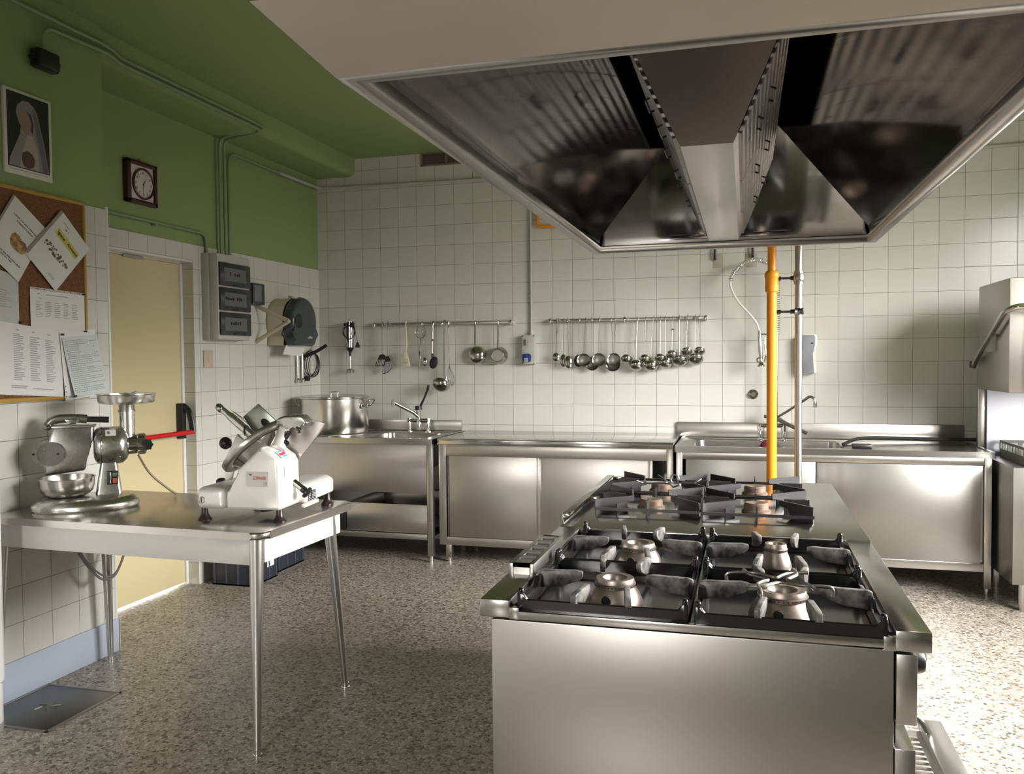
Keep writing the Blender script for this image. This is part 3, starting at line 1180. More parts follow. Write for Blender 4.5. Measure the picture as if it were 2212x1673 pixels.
# ---- right sink unit
t = thing('sink_unit', 'long stainless sink unit with sliding doors beside the hood dishwasher', 'sink', (3.7, -0.38, 0))
def WR(): return MB(Matrix.Translation((-3.7, 0.38, 0)))
mb = WR()
top_with_bowl(mb, 2.802, 4.617, -0.748, -0.02, 0.842, 0.037, (2.91, 3.82, -0.63, -0.20, 0.28))
mb.build('worktop', M['steel_top'], t)
mb = WR()
mb.box(2.762, 4.62, -0.024, -0.006, 0.80, 0.942, 0.003)
mb.build('upstand', M['steel'], t)
mb = WR()
mb.box(2.85, 4.562, -0.740, -0.715, 0.762, 0.806, 0.002)
mb.box(2.85, 4.562, -0.740, -0.715, 0.142, 0.192, 0.002)
mb.build('rail', M['steel'], t)
for a, b_, y in ((2.87, 3.66, -0.725), (3.65, 4.545, -0.735)):
    mb = WR()
    mb.box(a, b_, y - 0.006, y + 0.006, 0.192, 0.760, 0.002)
    d = mb.build('door', M['steel_dk'], t)
    if a > 3:
        mb = WR()
        mb.box(4.535, 4.56, -0.728, -0.722, 0.195, 0.760, 0.001)
        mb.build('door_edge', M['steel_dk'], d)
for x in (2.83, 4.582):
    for y in (-0.725, -0.05):
        mb = WR()
        tubeleg(mb, x, y, 0.045, 0.806, 0.0195)
        lg = mb.build('leg', M['steel'], t)
        mb = WR()
        mb.cyl((x, y, 0), (x, y, 0.05), 0.012, n=14)
        mb.build('foot', M['chrome'], lg)
mb = WR()
mb.box(2.82, 2.83, -0.70, -0.03, 0.15, 0.80)
mb.box(4.57, 4.58, -0.70, -0.03, 0.15, 0.80)
mb.box(2.82, 4.58, -0.70, -0.03, 0.15, 0.165)
mb.build('carcass', M['steel_dk'], t)
# dish rack drainer hoses lying on the deck
tag(MB().tube(smooth_path([(3.83, -0.45, 0.842), (3.92, -0.30, 0.862), (4.05, -0.22, 0.868), (4.3, -0.16, 0.86), (4.55, -0.15, 0.858), (4.66, -0.16, 0.86)], 6), 0.011, 10).build('hose', M['rubber']),
    'dark rubber hose lying along the back of the long sink unit', 'hose')
tag(MB().box(3.87, 3.98, -0.60, -0.52, 0.836, 0.858, 0.006).build('sponge', M['iron']), 'dark scouring pad on the drainer of the long sink unit', 'scouring pad')
tag(MB().ball((3.375, -0.40, 0.81), 0.05, 0.04, 0.05, 18, 10).build('cloth', mat('crimson_cloth', (0.14, 0.008, 0.02), 0.8)), 'crimson cloth in the sink behind the orange pipe', 'cloth')

# ---- stock pot
t = thing('stock_pot', 'big lidded stainless stock pot on the corner sink unit', 'pot', (0.258, -0.42, 0.8515))
PR = 0.252
mb = MB()
mb.lathe([(0, 0), (PR - 0.012, 0), (PR - 0.012, 0.006), (PR - 0.006, 0.012), (PR, 0.022), (PR, 0.268), (PR + 0.004, 0.272), (PR + 0.003, 0.276), (PR - 0.003, 0.276), (PR - 0.003, 0.03), (0, 0.03)], 72)
pm = steel('pot_steel', (0.66, 0.64, 0.61), 0.22, (1, 1, 30), 0.05, bstr=0.006)
M['pot'] = pm
mb.build('body', pm, t)
mb = MB()
mb.lathe([(PR + 0.006, 0.276), (PR + 0.006, 0.284), (PR - 0.004, 0.287), (PR - 0.03, 0.281), (PR - 0.05, 0.279), (0.1, 0.288), (0, 0.289)], 72)
ld = mb.build('lid', M['polish'], t)
mb = MB()
mb.tube(fillet([(-0.028, 0, 0.286), (-0.028, 0, 0.318), (0.028, 0, 0.318), (0.028, 0, 0.286)], 0.012), 0.005, 10)
mb.build('lid_handle', M['chrome'], ld)
for s in (-1, 1):
    mb = MB()
    mb.tube(fillet([(s * (PR - 0.002), -0.05, 0.215), (s * (PR + 0.022), -0.052, 0.215), (s * (PR + 0.060), -0.045, 0.262), (s * (PR + 0.060), 0.045, 0.262), (s * (PR + 0.022), 0.052, 0.215), (s * (PR - 0.002), 0.05, 0.215)], 0.015), 0.006, 10)
    mb.box(s * PR - 0.004, s * PR + 0.004, -0.066, -0.036, 0.195, 0.235, 0.002)
    mb.box(s * PR - 0.004, s * PR + 0.004, 0.036, 0.066, 0.195, 0.235, 0.002)
    mb.build('handle', M['polish'], t)

# ---- lever tap on the corner sink
t = thing('mixer_tap', 'two-pillar mixer tap with a long black lever on the corner sink unit', 'tap', (0.823, -0.14, 0.851))
mb = MB()
for s in (-1, 1):
    mb.cyl((s * 0.076, 0, 0), (s * 0.076, 0, 0.008), 0.022, n=20)
    mb.cyl((s * 0.076, 0, 0), (s * 0.076, 0, 0.09), 0.011, n=18)
    mb.cyl((s * 0.076, 0, 0.072), (s * 0.076, 0, 0.105), 0.016, n=6)
mb.tube([(-0.085, 0, 0.088), (0.085, 0, 0.088)], 0.016, 16)
mb.cyl((0, 0, 0.06), (0, 0, 0.17), 0.019, n=20)
mb.cyl((0, 0, 0.035), (0, 0, 0.07), 0.010, n=16)
mb.build('bridge', M['chrome'], t)
mb = MB()
mb.tube([(0.0, -0.012, 0.118), (-0.03, -0.03, 0.150), (-0.150, -0.125, 0.232)], 0.0125, 14)
sp = mb.build('spout', M['chrome'], t)
mb = MB()
mb.cyl((-0.152, -0.127, 0.250), (-0.152, -0.127, 0.205), 0.015, n=18)
mb.build('aerator', M['polish'], sp)
mb = MB()
mb.cyl((-0.0, 0, 0.17), (0, 0, 0.20), 0.028, 0.026, n=20)
mb.tube([(0.012, 0, 0.19), (0.045, 0, 0.255), (0.070, -0.0, 0.31), (0.078, -0.0, 0.332), (0.084, 0, 0.36)], [0.010, 0.008, 0.008, 0.011, 0.010], 12, flat=((0, 1, 0), 1.0))
mb.build('lever', M['black'], t)

# ---- pre-rinse spray unit on the long sink
t = thing('pre_rinse_tap', 'tall pre-rinse tap with a spring hose arching behind the orange pipe', 'tap', (3.405, -0.16, 0.836))
mb = MB()
for s in (-1, 1):
    mb.cyl((s * 0.076, 0, 0), (s * 0.076, 0, 0.008), 0.022, n=20)
    mb.cyl((s * 0.076, 0, 0), (s * 0.076, 0, 0.10), 0.011, n=18)
    mb.cyl((s * 0.076, 0, 0.06), (s * 0.076, 0, 0.105), 0.016, n=6)
mb.tube([(-0.085, 0, 0.10), (0.085, 0, 0.10)], 0.015, 16)
mb.cyl((0.0, 0, 0.06), (0, 0, 0.19), 0.020, n=20)
mb.cyl((-0.05, 0, 0.16), (-0.02, 0, 0.16), 0.012, n=16)
mb.build('bridge', M['chrome'], t)
mb = MB()
mb.cyl((0.033, 0, 0.10), (0.033, 0, 0.73), 0.0085, n=14)
mb.build('column', M['chrome'], t)
mb = MB()
hose = smooth_path([(0.035, 0, 0.73), (0.037, 0, 0.95), (0.035, 0, 1.10), (0.0, 0, 1.175), (-0.06, 0, 1.218), (-0.13, 0, 1.222), (-0.20, 0, 1.195), (-0.25, 0, 1.14), (-0.27, 0, 1.09),
                    (-0.262, 0, 1.03), (-0.215, 0, 0.94), (-0.145, 0, 0.86), (-0.095, 0, 0.79), (-0.078, 0, 0.725)], 8)
mb.tube(hose, 0.0075, 10)
mb.build('hose', M['wplast'], t)
coil = []
sub = hose[:8 * 8 + 1]
tt = 0.0
for i in range(len(sub) - 1):
    a, b_ = sub[i], sub[i + 1]
    tg = (b_ - a).normalized()
    nn_ = Vector((0, 1, 0))
    bb_ = tg.cross(nn_)
    st = 10
    for k in range(st):
        p = a.lerp(b_, k / st)
        tt += (b_ - a).length / st
        ang = 2 * math.pi * tt / 0.0145
        coil.append(p + nn_ * math.cos(ang) * 0.017 + bb_ * math.sin(ang) * 0.017)
mb = MB()
mb.tube(coil, 0.0022, 5)
mb.build('spring', M['chrome'], t)
mb = MB()
mb.tube([(0.036, 0, 0.72), (-0.07, 0, 0.72)], 0.0055, 10)
mb.torus((0.036, 0, 0.72), 0.012, 0.004, n=18)
mb.torus((-0.078, 0, 0.715), 0.012, 0.004, n=18)
mb.build('bracket', M['chrome'], t)
mb = MB()
mb.cyl((-0.078, 0, 0.745), (-0.078, 0, 0.69), 0.011, 0.013, n=16)
mb.tube([(-0.078, 0, 0.69), (-0.072, 0, 0.60), (-0.068, 0, 0.545)], [0.013, 0.015, 0.011], 14)
mb.tube([(-0.070, 0, 0.56), (-0.066, -0.0, 0.53)], 0.011, 12)
mb.lathe([(0.011, 0.034), (0.018, 0.016), (0.026, 0.008), (0.026, 0.0), (0, 0.0)], 24, Matrix.Translation((-0.068, -0.004, 0.500)))
mb.torus((-0.082, -0.012, 0.545), 0.014, 0.005, axis='y', n=20)
sh = mb.build('spray_head', M['polish'], t)
mb = MB()
mb.tube(smooth_path([(-0.045, -0.0, 0.70), (-0.043, -0.004, 0.64), (-0.038, -0.004, 0.58), (-0.046, -0.0, 0.535)], 5), 0.0055, 8)
mb.build('squeeze_lever', M['chrome'], sh)
mb = MB()
mb.tube(smooth_path([(0.005, -0.01, 0.135), (0.10, -0.05, 0.200), (0.20, -0.10, 0.275), (0.235, -0.115, 0.300), (0.262, -0.126, 0.290), (0.27, -0.128, 0.26)], 6), 0.0095, 12)
sp = mb.build('swivel_spout', M['chrome'], t)
mb = MB()
mb.cyl((0.27, -0.128, 0.262), (0.27, -0.128, 0.232), 0.012, n=16)
mb.build('aerator', M['polish'], sp)
mb = MB()
mb.tube([(0.03, 0.0, 0.15), (0.10, -0.04, 0.112), (0.225, -0.09, 0.055)], [0.017, 0.013, 0.012], 12)
mb.build('lever', M['steel_dk'], t)

# ---- hood dishwasher in the right corner
t = thing('dishwasher', 'hood-type stainless dishwasher standing in the corner beyond the long sink', 'dishwasher', (4.95, -0.74, 0))
def WD(): return MB(Matrix.Translation((-4.95, 0.74, 0)))
DX0, DX1, DYF, DYB = 4.625, 5.26, -1.05, -0.43
mb = WD()
mb.prism([(DX0, DYF + 0.0), (DX1, DYF), (DX1, DYB), (DX0, DYB)], 0.155, 0.792, 'z', 0.003)
mb.build('base', M['steel_dk'], t)
mb = WD()
mb.box(DX0 - 0.025, DX1 + 0.02, DYF + 0.01, DYB, 1.195, 1.815, 0.006)
hd = mb.build('hood', M['steel_v'], t)
mb = WD()
mb.box(DX0 + 0.055, DX1 - 0.02, DYF - 0.010, DYF + 0.012, 1.195, 1.64, 0.006)
mb.build('front_panel', M['steel'], hd)
mb = WD()
mb.box(DX0 + 0.02, DX1 - 0.02, DYB - 0.02, DYB + 0.02, 0.78, 1.20)
mb.build('back_panel', steel('bluish_steel', (0.42, 0.43, 0.47), 0.35, (20, 1, 20)), t)
mb = WD()
mb.box(DX0 - 0.025, DX0 + 0.02, DYB, DYB + 0.03, 0.70, 1.32, 0.003)
mb.build('guide_post', M['steel_dk'], t)
mb = WD()
path = fillet([(DX0 - 0.055, DYB - 0.02, 1.335), (DX0 - 0.06, DYB - 0.10, 1.38), (DX0 - 0.06, DYF - 0.035, 1.63), (DX0 - 0.02, DYF - 0.085, 1.655), (DX1 + 0.02, DYF - 0.085, 1.655)], 0.05)
mb.tube(path, 0.0165, 14)
mb.build('lift_bar', M['polish'], t)
mb = WD()
mb.box(DX0 - 0.052, DX0 - 0.024, -0.80, -0.62, 1.42, 1.52, 0.004)
mb.build('bar_bracket', M['greyp'], t)
mb = WD()
mb.cyl((DX0 - 0.06, DYB - 0.03, 1.375), (DX0 - 0.03, DYB - 0.03, 1.375), 0.012, n=14)
mb.cyl((DX0 - 0.075, DYB - 0.02, 1.345), (DX0 - 0.045, DYB - 0.02, 1.345), 0.02, n=16)
mb.build('pivot', M['iron'], t)
for x in (DX0 + 0.07, DX1 - 0.07):
    for y in (DYF + 0.06, DYB - 0.06):
        mb = WD()
        mb.cyl((x, y, 0.03), (x, y, 0.157), 0.026, n=20)
        mb.cyl((x, y, 0.0), (x, y, 0.034), 0.021, n=20)
        mb.build('foot', M['polish'], t)
# basket and crockery on it
t = thing('dish_basket', 'grey plastic dish basket on the dishwasher deck', 'basket', (4.95, -0.76, 0.793))
bm_ = mat('grey_green_plastic', (0.14, 0.15, 0.12), 0.5)
mb = MB()
for (x0, x1, y0, y1) in ((-0.25, 0.25, -0.25, -0.244), (-0.25, 0.25, 0.244, 0.25), (-0.25, -0.244, -0.25, 0.25), (0.244, 0.25, -0.25, 0.25)):
    mb.box(x0, x1, y0, y1, 0.0, 0.05, 0.001)
    mb.box(x0, x1, y0, y1, 0.085, 0.10, 0.001)
for k in range(11):
    a = -0.245 + k * 0.049
    for s in (-0.247, 0.247):
        mb.box(a - 0.006, a + 0.006, s - 0.003, s + 0.003, 0.05, 0.086)
        mb.box(s - 0.003, s + 0.003, a - 0.006, a + 0.006, 0.05, 0.086)
mb.box(-0.245, 0.245, -0.245, 0.245, 0.0, 0.004)
mb.build('crate', bm_, t)
mb = MB()
mb.lathe([(0, 0.0), (0.05, 0.0), (0.075, 0.02), (0.095, 0.06), (0.10, 0.095), (0.095, 0.095), (0.088, 0.06), (0.06, 0.02), (0, 0.012)], 32)
tag(mb.build('bowl', mat('pale_blue_glaze', (0.55, 0.62, 0.68), 0.15)), 'pale bluish bowl sitting in the dish basket at the picture edge', 'bowl', loc=(4.83, -0.90, 0.80))
mb = MB()
mb.tube(fillet([(-0.05, 0, 0.0), (-0.05, 0, 0.10), (0.05, 0, 0.10), (0.05, 0, 0.0)], 0.02), 0.006, 10)
mb.tube([(-0.07, 0, 0.10), (0.07, 0, 0.10)], 0.006, 10)
mb.tube([(-0.06, -0.03, 0.004), (0.06, -0.03, 0.004)], 0.006, 8)
mb.tube([(-0.06, 0.0, 0.004), (-0.06, -0.03, 0.004)], 0.006, 8)
mb.tube([(0.06, 0.0, 0.004), (0.06, -0.03, 0.004)], 0.006, 8)
tag(mb.build('wire_stand', M['chrome']), 'shiny chrome wire stand in front of the dish basket', 'stand', loc=(4.80, -1.028, 0.797))

# ================================================================== things on the back wall
def perforated(name, pitch, r, base, slots=False):
    m = mat(name, base, 0.3, 1.0)
    nt, N, L, b = nodes_of(m)
    tc = nt.nodes.new('ShaderNodeTexCoord')
    s = nt.nodes.new('ShaderNodeSeparateXYZ')
    L.new(tc.outputs['Object'], s.inputs[0])
    fx = math_node(nt, 'SUBTRACT', math_node(nt, 'FRACT', math_node(nt, 'DIVIDE', s.outputs[0], pitch)), 0.5)
    if slots:
        d = math_node(nt, 'ABSOLUTE', fx)
    else:
        fz = math_node(nt, 'SUBTRACT', math_node(nt, 'FRACT', math_node(nt, 'DIVIDE', s.outputs[2], pitch)), 0.5)
        d = math_node(nt, 'SQRT', math_node(nt, 'ADD', math_node(nt, 'MULTIPLY', fx, fx), math_node(nt, 'MULTIPLY', fz, fz)))
    hole = math_node(nt, 'LESS_THAN', d, r)
    L.new(mixc(nt, hole, base, (0.01, 0.01, 0.01)), b.inputs['Base Color'])
    L.new(math_node(nt, 'SUBTRACT', 1.0, hole), b.inputs['Metallic'])
    L.new(math_node(nt, 'ADD', math_node(nt, 'MULTIPLY', hole, 0.5), 0.3), b.inputs['Roughness'])
    return m


M['perf'] = perforated('perforated_steel', 0.0085, 0.20, (0.36, 0.35, 0.33))
M['slot'] = perforated('slotted_steel', 0.0075, 0.22, (0.22, 0.21, 0.20), True)
M['spoon'] = steel('spoon_steel', (0.48, 0.47, 0.45), 0.16, (3, 3, 3), 0.05, bstr=0)

RZ, RYR = 1.681, -0.045


def rail(name_label, x0, x1, caps):
    t = thing('utensil_rail', name_label, 'rail', ((x0 + x1) / 2, 0, RZ))
    h = (x1 - x0) / 2
    mb = MB()
    mb.box(-h, h, RYR - 0.003, RYR + 0.003, -0.011, 0.011, 0.002)
    mb.build('bar', M['steel'], t)
    mb = MB()
    mb.box(-h, h, RYR - 0.0045, RYR + 0.0045, 0.006, 0.013, 0.002)
    mb.build('bar_lip', M['steel_dk'], t)
    for c in caps:
        c -= (x0 + x1) / 2
        mb = MB()
        mb.box(c - 0.009, c + 0.009, RYR - 0.012, 0.001, -0.019, 0.019, 0.004)
        mb.build('bracket', M['chrome'], t)
    return t


rail('short steel utensil rail holding turners, spoons and two small pans', 0.412, 1.545, (0.42, 0.985, 1.537))
rail('steel utensil rail crowded with hanging ladles and skimmers', 1.835, 2.975, (1.842, 2.393, 2.966))

UY = -0.062


def hook_handle(mb, x0, x1, zb, w, y=UY, flat=True, y1=None):
    """flat strip handle bent over the rail at its top, down to (x1, zb)"""
    y1 = y if y1 is None else y1
    top = RZ + 0.016
    pts = [(x0, RYR + 0.008, top - 0.012), (x0, RYR + 0.006, top - 0.002), (x0, RYR - 0.004, top + 0.002), (x0, y, top - 0.008), (x0 + (x1 - x0) * 0.3, y, top - 0.09), (x0 + (x1 - x0) * 0.7, y, (top + zb) / 2), (x1, y1, zb)]
    mb.tube(smooth_path(pts, 4), w * 0.22, 10, flat=((1, 0, 0), 1 / 0.44))
    return mb


def hang(name, label, cat, x0, x1, group=None):
    return thing(name, label, cat, (0, 0, 0), 0, group)


def relocate(t, x, z):
    """origin of a hanging utensil sits at its hook"""
    t.location = (x, RYR, z)
    for c in list(t.children):
        c.data.transform(Matrix.Translation((-x, -RYR, -z)))
        for g in list(c.children):
            g.data.transform(Matrix.Translation((-x, -RYR, -z)))


def ladle(i, x0, x1, z, w, h, label, y=UY, deep=0.85, collar=False, hw=0.011):
    t = hang('ladle', label, 'ladle', x0, x1, 'ladles on the crowded rail')
    mb = MB()
    hook_handle(mb, x0, x1, z + h * 0.40, hw, y, y1=y - 0.004)
    hd = mb.build('handle', M['spoon'], t)
    if collar:
        mb = MB()
        mb.cyl((x0 - 0.002, y, 1.600), (x0 - 0.002, y, 1.608), 0.0095, n=14)
        mb.build('collar', M['black'], hd)
    r = w / 2
    mb = MB()
    T = Matrix.Translation((x1, y - 0.012, z + h * 0.05)) @ Matrix.Rotation(R(-52), 4, 'X') @ Matrix.Diagonal((1, 1, deep, 1))
    prof = [(0.0, -r * 0.78)] + [(r * math.sin(R(a)), -r * 0.78 * math.cos(R(a))) for a in range(12, 91, 13)] + [(r * 1.03, 0.002), (r * 0.97, 0.002)] + [(r * 0.94 * math.sin(R(a)), -r * 0.72 * math.cos(R(a))) for a in range(80, -1, -16)]
    mb.lathe(prof, 30, T)
    mb.build('bowl', M['spoon'], t)
    relocate(t, x0, RZ)
    return t


def skimmer(x0, x1, z, w, h, label, material, y=UY, name='skimmer', dish=0.10):
    t = hang(name, label, 'skimmer', x0, x1, 'skimmers on the crowded rail')
    mb = MB()
    hook_handle(mb, x0, x1, z + h * 0.42, 0.011, y)
    mb.prism([(x1 - 0.014, z + h * 0.44), (x1 + 0.014, z + h * 0.44), (x1 + 0.005, z + h * 0.62), (x1 - 0.005, z + h * 0.62)], y - 0.002, y + 0.001, 'y')
    mb.build('handle', M['spoon'], t)
    mb = MB()
    r = w / 2
    T = Matrix.Translation((x1, y - 0.004, z)) @ Matrix.Rotation(R(90), 4, 'X') @ Matrix.Diagonal((1, h / w, 1, 1))
    mb.lathe([(0, -r * dish), (r * 0.6, -r * dish * 0.8), (r * 0.93, 0), (r, 0.004), (r, 0.006), (r * 0.93, 0.002), (r * 0.6, -r * dish * 0.8 + 0.0015), (0, -r * dish + 0.0015)], 36, T)
    mb.build('disc', material, t)
    relocate(t, x0, RZ)
    return t


def spoon(x0, x1, z, w, h, label, y=UY, group='serving spoons on the crowded rail'):
    t = hang('serving_spoon', label, 'spoon', x0, x1, group)
    mb = MB()
    hook_handle(mb, x0, x1, z + h * 0.40, 0.010, y)
    mb.build('handle', M['spoon'], t)
    mb = MB()
    r = w / 2
    T = Matrix.Translation((x1, y - 0.002, z)) @ Matrix.Rotation(R(90), 4, 'X') @ Matrix.Diagonal((1, h / w, 1, 1))
    mb.lathe([(0, r * 0.42), (r * 0.5, r * 0.34), (r * 0.85, r * 0.14), (r, 0.0), (r, -0.0015), (r * 0.85, r * 0.14 - 0.002), (r * 0.5, r * 0.34 - 0.002), (0, r * 0.42 - 0.002)], 28, T)
    mb.build('bowl', M['spoon'], t)
    relocate(t, x0, RZ)
    return t


spoon(1.905, 1.885, 1.416, 0.052, 0.062, 'first serving spoon from the socket end of the crowded rail, with a round bowl')
# thin skewer showing under the first spoon
t = hang('skewer', 'thin bright skewer hanging behind the first spoon of the crowded rail', 'skewer', 1.893, 1.88)
mb = MB()
mb.tube([(1.893, -0.052, 1.69), (1.886, -0.052, 1.45), (1.881, -0.052, 1.345)], 0.0022, 8)
mb.torus((1.893, -0.052, 1.694), 0.007, 0.0018, axis='y', n=16, m=6)
mb.build('rod', M['polish'], t)
relocate(t, 1.893, RZ)
spoon(1.947, 1.940, 1.389, 0.048, 0.092, 'second serving spoon from the socket end, its oval bowl half behind the third', y=-0.058)
spoon(1.973, 1.980, 1.378, 0.054, 0.092, 'third serving spoon from the socket end, oval bowl in front of its neighbour', y=-0.068)
dk = mat('black_nylon', (0.018, 0.018, 0.017), 0.45)
skimmer(2.059, 2.051, 1.384, 0.062, 0.086, 'black skimmer mostly hidden behind the first steel skimmer of the rail', dk, y=-0.054)
skimmer(2.109, 2.095, 1.391, 0.102, 0.094, 'plain round steel skimmer next to the black one on the rail', steel('plain_disc', (0.30, 0.30, 0.27), 0.3, (3, 3, 3), 0.05), y=-0.066)
skimmer(2.152, 2.155, 1.363, 0.100, 0.098, 'slotted skimmer hanging low between two perforated skimmers', M['slot'], y=-0.054)
skimmer(2.211, 2.205, 1.393, 0.102, 0.094, 'perforated skimmer between the plain skimmer and the rail bracket, second of three', M['perf'], y=-0.068)
skimmer(2.297, 2.308, 1.356, 0.106, 0.098, 'slotted skimmer hanging low behind the perforated skimmer at the bracket', M['slot'], y=-0.054)
skimmer(2.331, 2.316, 1.392, 0.102, 0.096, 'perforated skimmer hanging nearest the middle bracket of the crowded rail', M['perf'], y=-0.068)
LAD = [(2.417, 2.410, 1.392, 0.080, 0.066, 'small ladle just past the middle bracket of the crowded rail', -0.064, 0.85, 0),
       (2.490, 2.476, 1.345, 0.096, 0.080, 'large low-hanging ladle, second past the middle bracket', -0.058, 0.9, 0),
       (2.546, 2.542, 1.390, 0.080, 0.066, 'small bright ladle in front of two large dark ones, third past the bracket', -0.070, 0.85, 0),
       (2.600, 2.581, 1.341, 0.098, 0.082, 'large low-hanging ladle with a slanted handle, fourth past the middle bracket', -0.058, 0.9, 0),
       (2.651, 2.650, 1.396, 0.076, 0.064, 'small ladle with a slim handle, fifth past the middle bracket', -0.070, 0.85, 0),
       (2.687, 2.683, 1.360, 0.094, 0.078, 'large dark ladle with the thinnest handle, sixth past the middle bracket', -0.058, 0.9, 0),
       (2.739, 2.732, 1.418, 0.080, 0.062, 'ladle with a black collar round its shining handle', -0.070, 0.85, 1),
       (2.784, 2.783, 1.375, 0.104, 0.054, 'wide shallow ladle just past the black-collared one', -0.060, 0.55, 0),
       (2.838, 2.835, 1.440, 0.076, 0.050, 'small short ladle with a broad flat handle, third from the rail end', -0.068, 0.65, 0),
       (2.893, 2.895, 1.387, 0.106, 0.058, 'wide shallow ladle, the low one of the pair at the rail end', -0.060, 0.6, 0),
       (2.921, 2.923, 1.443, 0.076, 0.050, 'small short ladle hanging last on the crowded rail by its end cap', -0.070, 0.65, 0)]
for i, (x0, x1, z, w, h, lb, y, dp, col_) in enumerate(LAD):
    ladle(i, x0, x1, z, w, h, lb, y, dp, col_, 0.015 if i >= 7 else 0.010)

# ---- short rail
def turner(label, x0, x1, zb, poly, slots, m, y=UY):
    t = hang('slotted_turner', label, 'turner', x0, x1)
    mb = MB()
    hook_handle(mb, x0, x1, zb, 0.011, y)
    mb.build('handle', M['spoon'], t)
    mb = MB()
    for q in slots:
        mb.tube(q, 0.0028, 6)
    for q in poly:
        mb.prism(q, y - 0.002, y + 0.001, 'y')
    mb.build('blade', m, t)
    relocate(t, x0, RZ)


def lerp2(a, b_, t_): return (a[0] + (b_[0] - a[0]) * t_, a[1] + (b_[1] - a[1]) * t_)


pl = [(0.470, 1.446), (0.500, 1.452), (0.520, 1.436), (0.516, 1.408), (0.452, 1.408)]
sl = []
for k in range(6):
    a, b_ = lerp2((0.453, 1.410), (0.515, 1.410), k / 5), lerp2((0.430, 1.358), (0.508, 1.360), k / 5)
    sl.append([(a[0], UY, a[1]), (b_[0], UY, b_[1])])
sl.append([(0.429, UY, 1.358), (0.508, UY, 1.360)])
turner('slotted turner with straight bars at the blender end of the short rail', 0.496, 0.496, 1.445, [pl], sl, M['iron'])
pl = [(0.528, 1.434), (0.548, 1.436), (0.566, 1.405), (0.560, 1.392), (0.510, 1.390)]
sl = []
for k in range(7):
    a, b_ = lerp2((0.512, 1.392), (0.563, 1.396), k / 6), lerp2((0.495, 1.297), (0.575, 1.345), k / 6)
    b_ = (b_[0], b_[1] - 0.014 * math.sin(math.pi * k / 6))
    sl.append([(a[0], UY - 0.006, a[1]), (b_[0], UY - 0.006, b_[1])])
sl.append([(lerp2((0.495, 1.297), (0.575, 1.345), k / 10)[0], UY - 0.006, lerp2((0.495, 1.297), (0.575, 1.345), k / 10)[1] - 0.014 * math.sin(math.pi * k / 10)) for k in range(11)])
turner('fan-shaped slotted turner overlapping the straight one on the short rail', 0.537, 0.539, 1.43, [pl], sl, M['iron'], UY - 0.006)

t = hang('spatula', 'cream plastic spatula on the short rail', 'spatula', .69, .69)
mb = MB()
pts = [(0.693, RYR + 0.006, 1.690), (0.693, RYR - 0.004, 1.699), (0.693, UY, 1.690), (0.697, UY, 1.60), (0.7, UY, 1.52), (0.689, UY, 1.465)]
mb.tube(smooth_path(pts, 4), 0.0042, 10, flat=((1, 0, 0), 1.7))
mb.build('handle', M['cream'], t)
mb = MB()
mb.prism([(0.682, 1.472), (0.697, 1.472), (0.712, 1.425), (0.728, 1.356), (0.672, 1.354), (0.656, 1.390), (0.645, 1.436)], UY - 0.003, UY + 0.002, 'y', 0.001)
mb.build('blade', M['cream'], t)
mb = MB()
for a in range(4):
    for b_ in range(4):
        mb.box(0.668 + a * 0.010 + b_ * 0.0015, 0.674 + a * 0.010 + b_ * 0.0015, UY - 0.0034, UY - 0.0030, 1.385 + b_ * 0.011 - 0.015, 1.391 + b_ * 0.011 - 0.015)
mb.build('perforations', mat('tan_shadow', (0.40, 0.30, 0.2), 0.6), t)
relocate(t, 0.693, RZ)

t = hang('strainer', 'small round wire strainer on the short rail', 'strainer', .82, .82)
mb = MB()
mb.torus((0.818, UY - 0.006, 1.615), 0.044, 0.0022, axis='y', n=36)
mb.build('rim', M['spoon'], t)
mb = MB()
for k in range(-4, 5):
    a = k * 0.0095
    h = math.sqrt(max(0, 0.044 ** 2 - a * a))
    mb.tube([(0.818 + a, UY - 0.006 + 0.012 * (1 - (q / h) ** 2), 1.615 + q) for q in (-h, -h / 2, 0, h / 2, h)], 0.0006, 4)
    mb.tube([(0.818 + q, UY - 0.006 + 0.012 * (1 - (q / h) ** 2), 1.615 + a) for q in (-h, -h / 2, 0, h / 2, h)], 0.0006, 4)
mb.build('mesh', M['spoon'], t)
mb = MB()
mb.tube([(0.814, UY, 1.572), (0.812, UY, 1.545)], 0.003, 8)
mb.box(0.800, 0.812, UY - 0.004, UY + 0.004, 1.355, 1.470, 0.002)
mb.tube([(0.811, UY, 1.55), (0.807, UY, 1.465)], 0.0025, 8)
mb.build('handle', M['polish'], t)
relocate(t, 0.818, RZ)
t = spoon(0.824, 0.843, 1.388, 0.036, 0.066, 'serving spoon hanging behind the wire strainer', y=-0.056, group=None)

t = hang('slotted_spoon', 'black nylon spoon with a red ring on its handle', 'spoon', .92, .92)
mb = MB()
pts = [(0.919, RYR + 0.006, 1.690), (0.919, RYR - 0.004, 1.698), (0.919, UY, 1.688), (0.916, UY, 1.62), (0.914, UY, 1.56)]
mb.tube(smooth_path(pts, 3), 0.0062, 12)
mb.build('handle', M['polish'], t)
mb = MB()
mb.cyl((0.9135, UY, 1.562), (0.913, UY, 1.548), 0.0095, n=16)
mb.build('ring', mat('brick_red_plastic', (0.35, 0.04, 0.02), 0.4), t)
mb = MB()
mb.cyl((0.913, UY, 1.55), (0.911, UY, 1.43), 0.0055, n=12)
mb.build('shaft', M['spoon'], t)
mb = MB()
T = Matrix.Translation((0.922, UY - 0.004, 1.381)) @ Matrix.Rotation(R(22), 4, 'Y') @ Matrix.Rotation(R(90), 4, 'X') @ Matrix.Diagonal((0.034, 0.048, 0.034, 1))
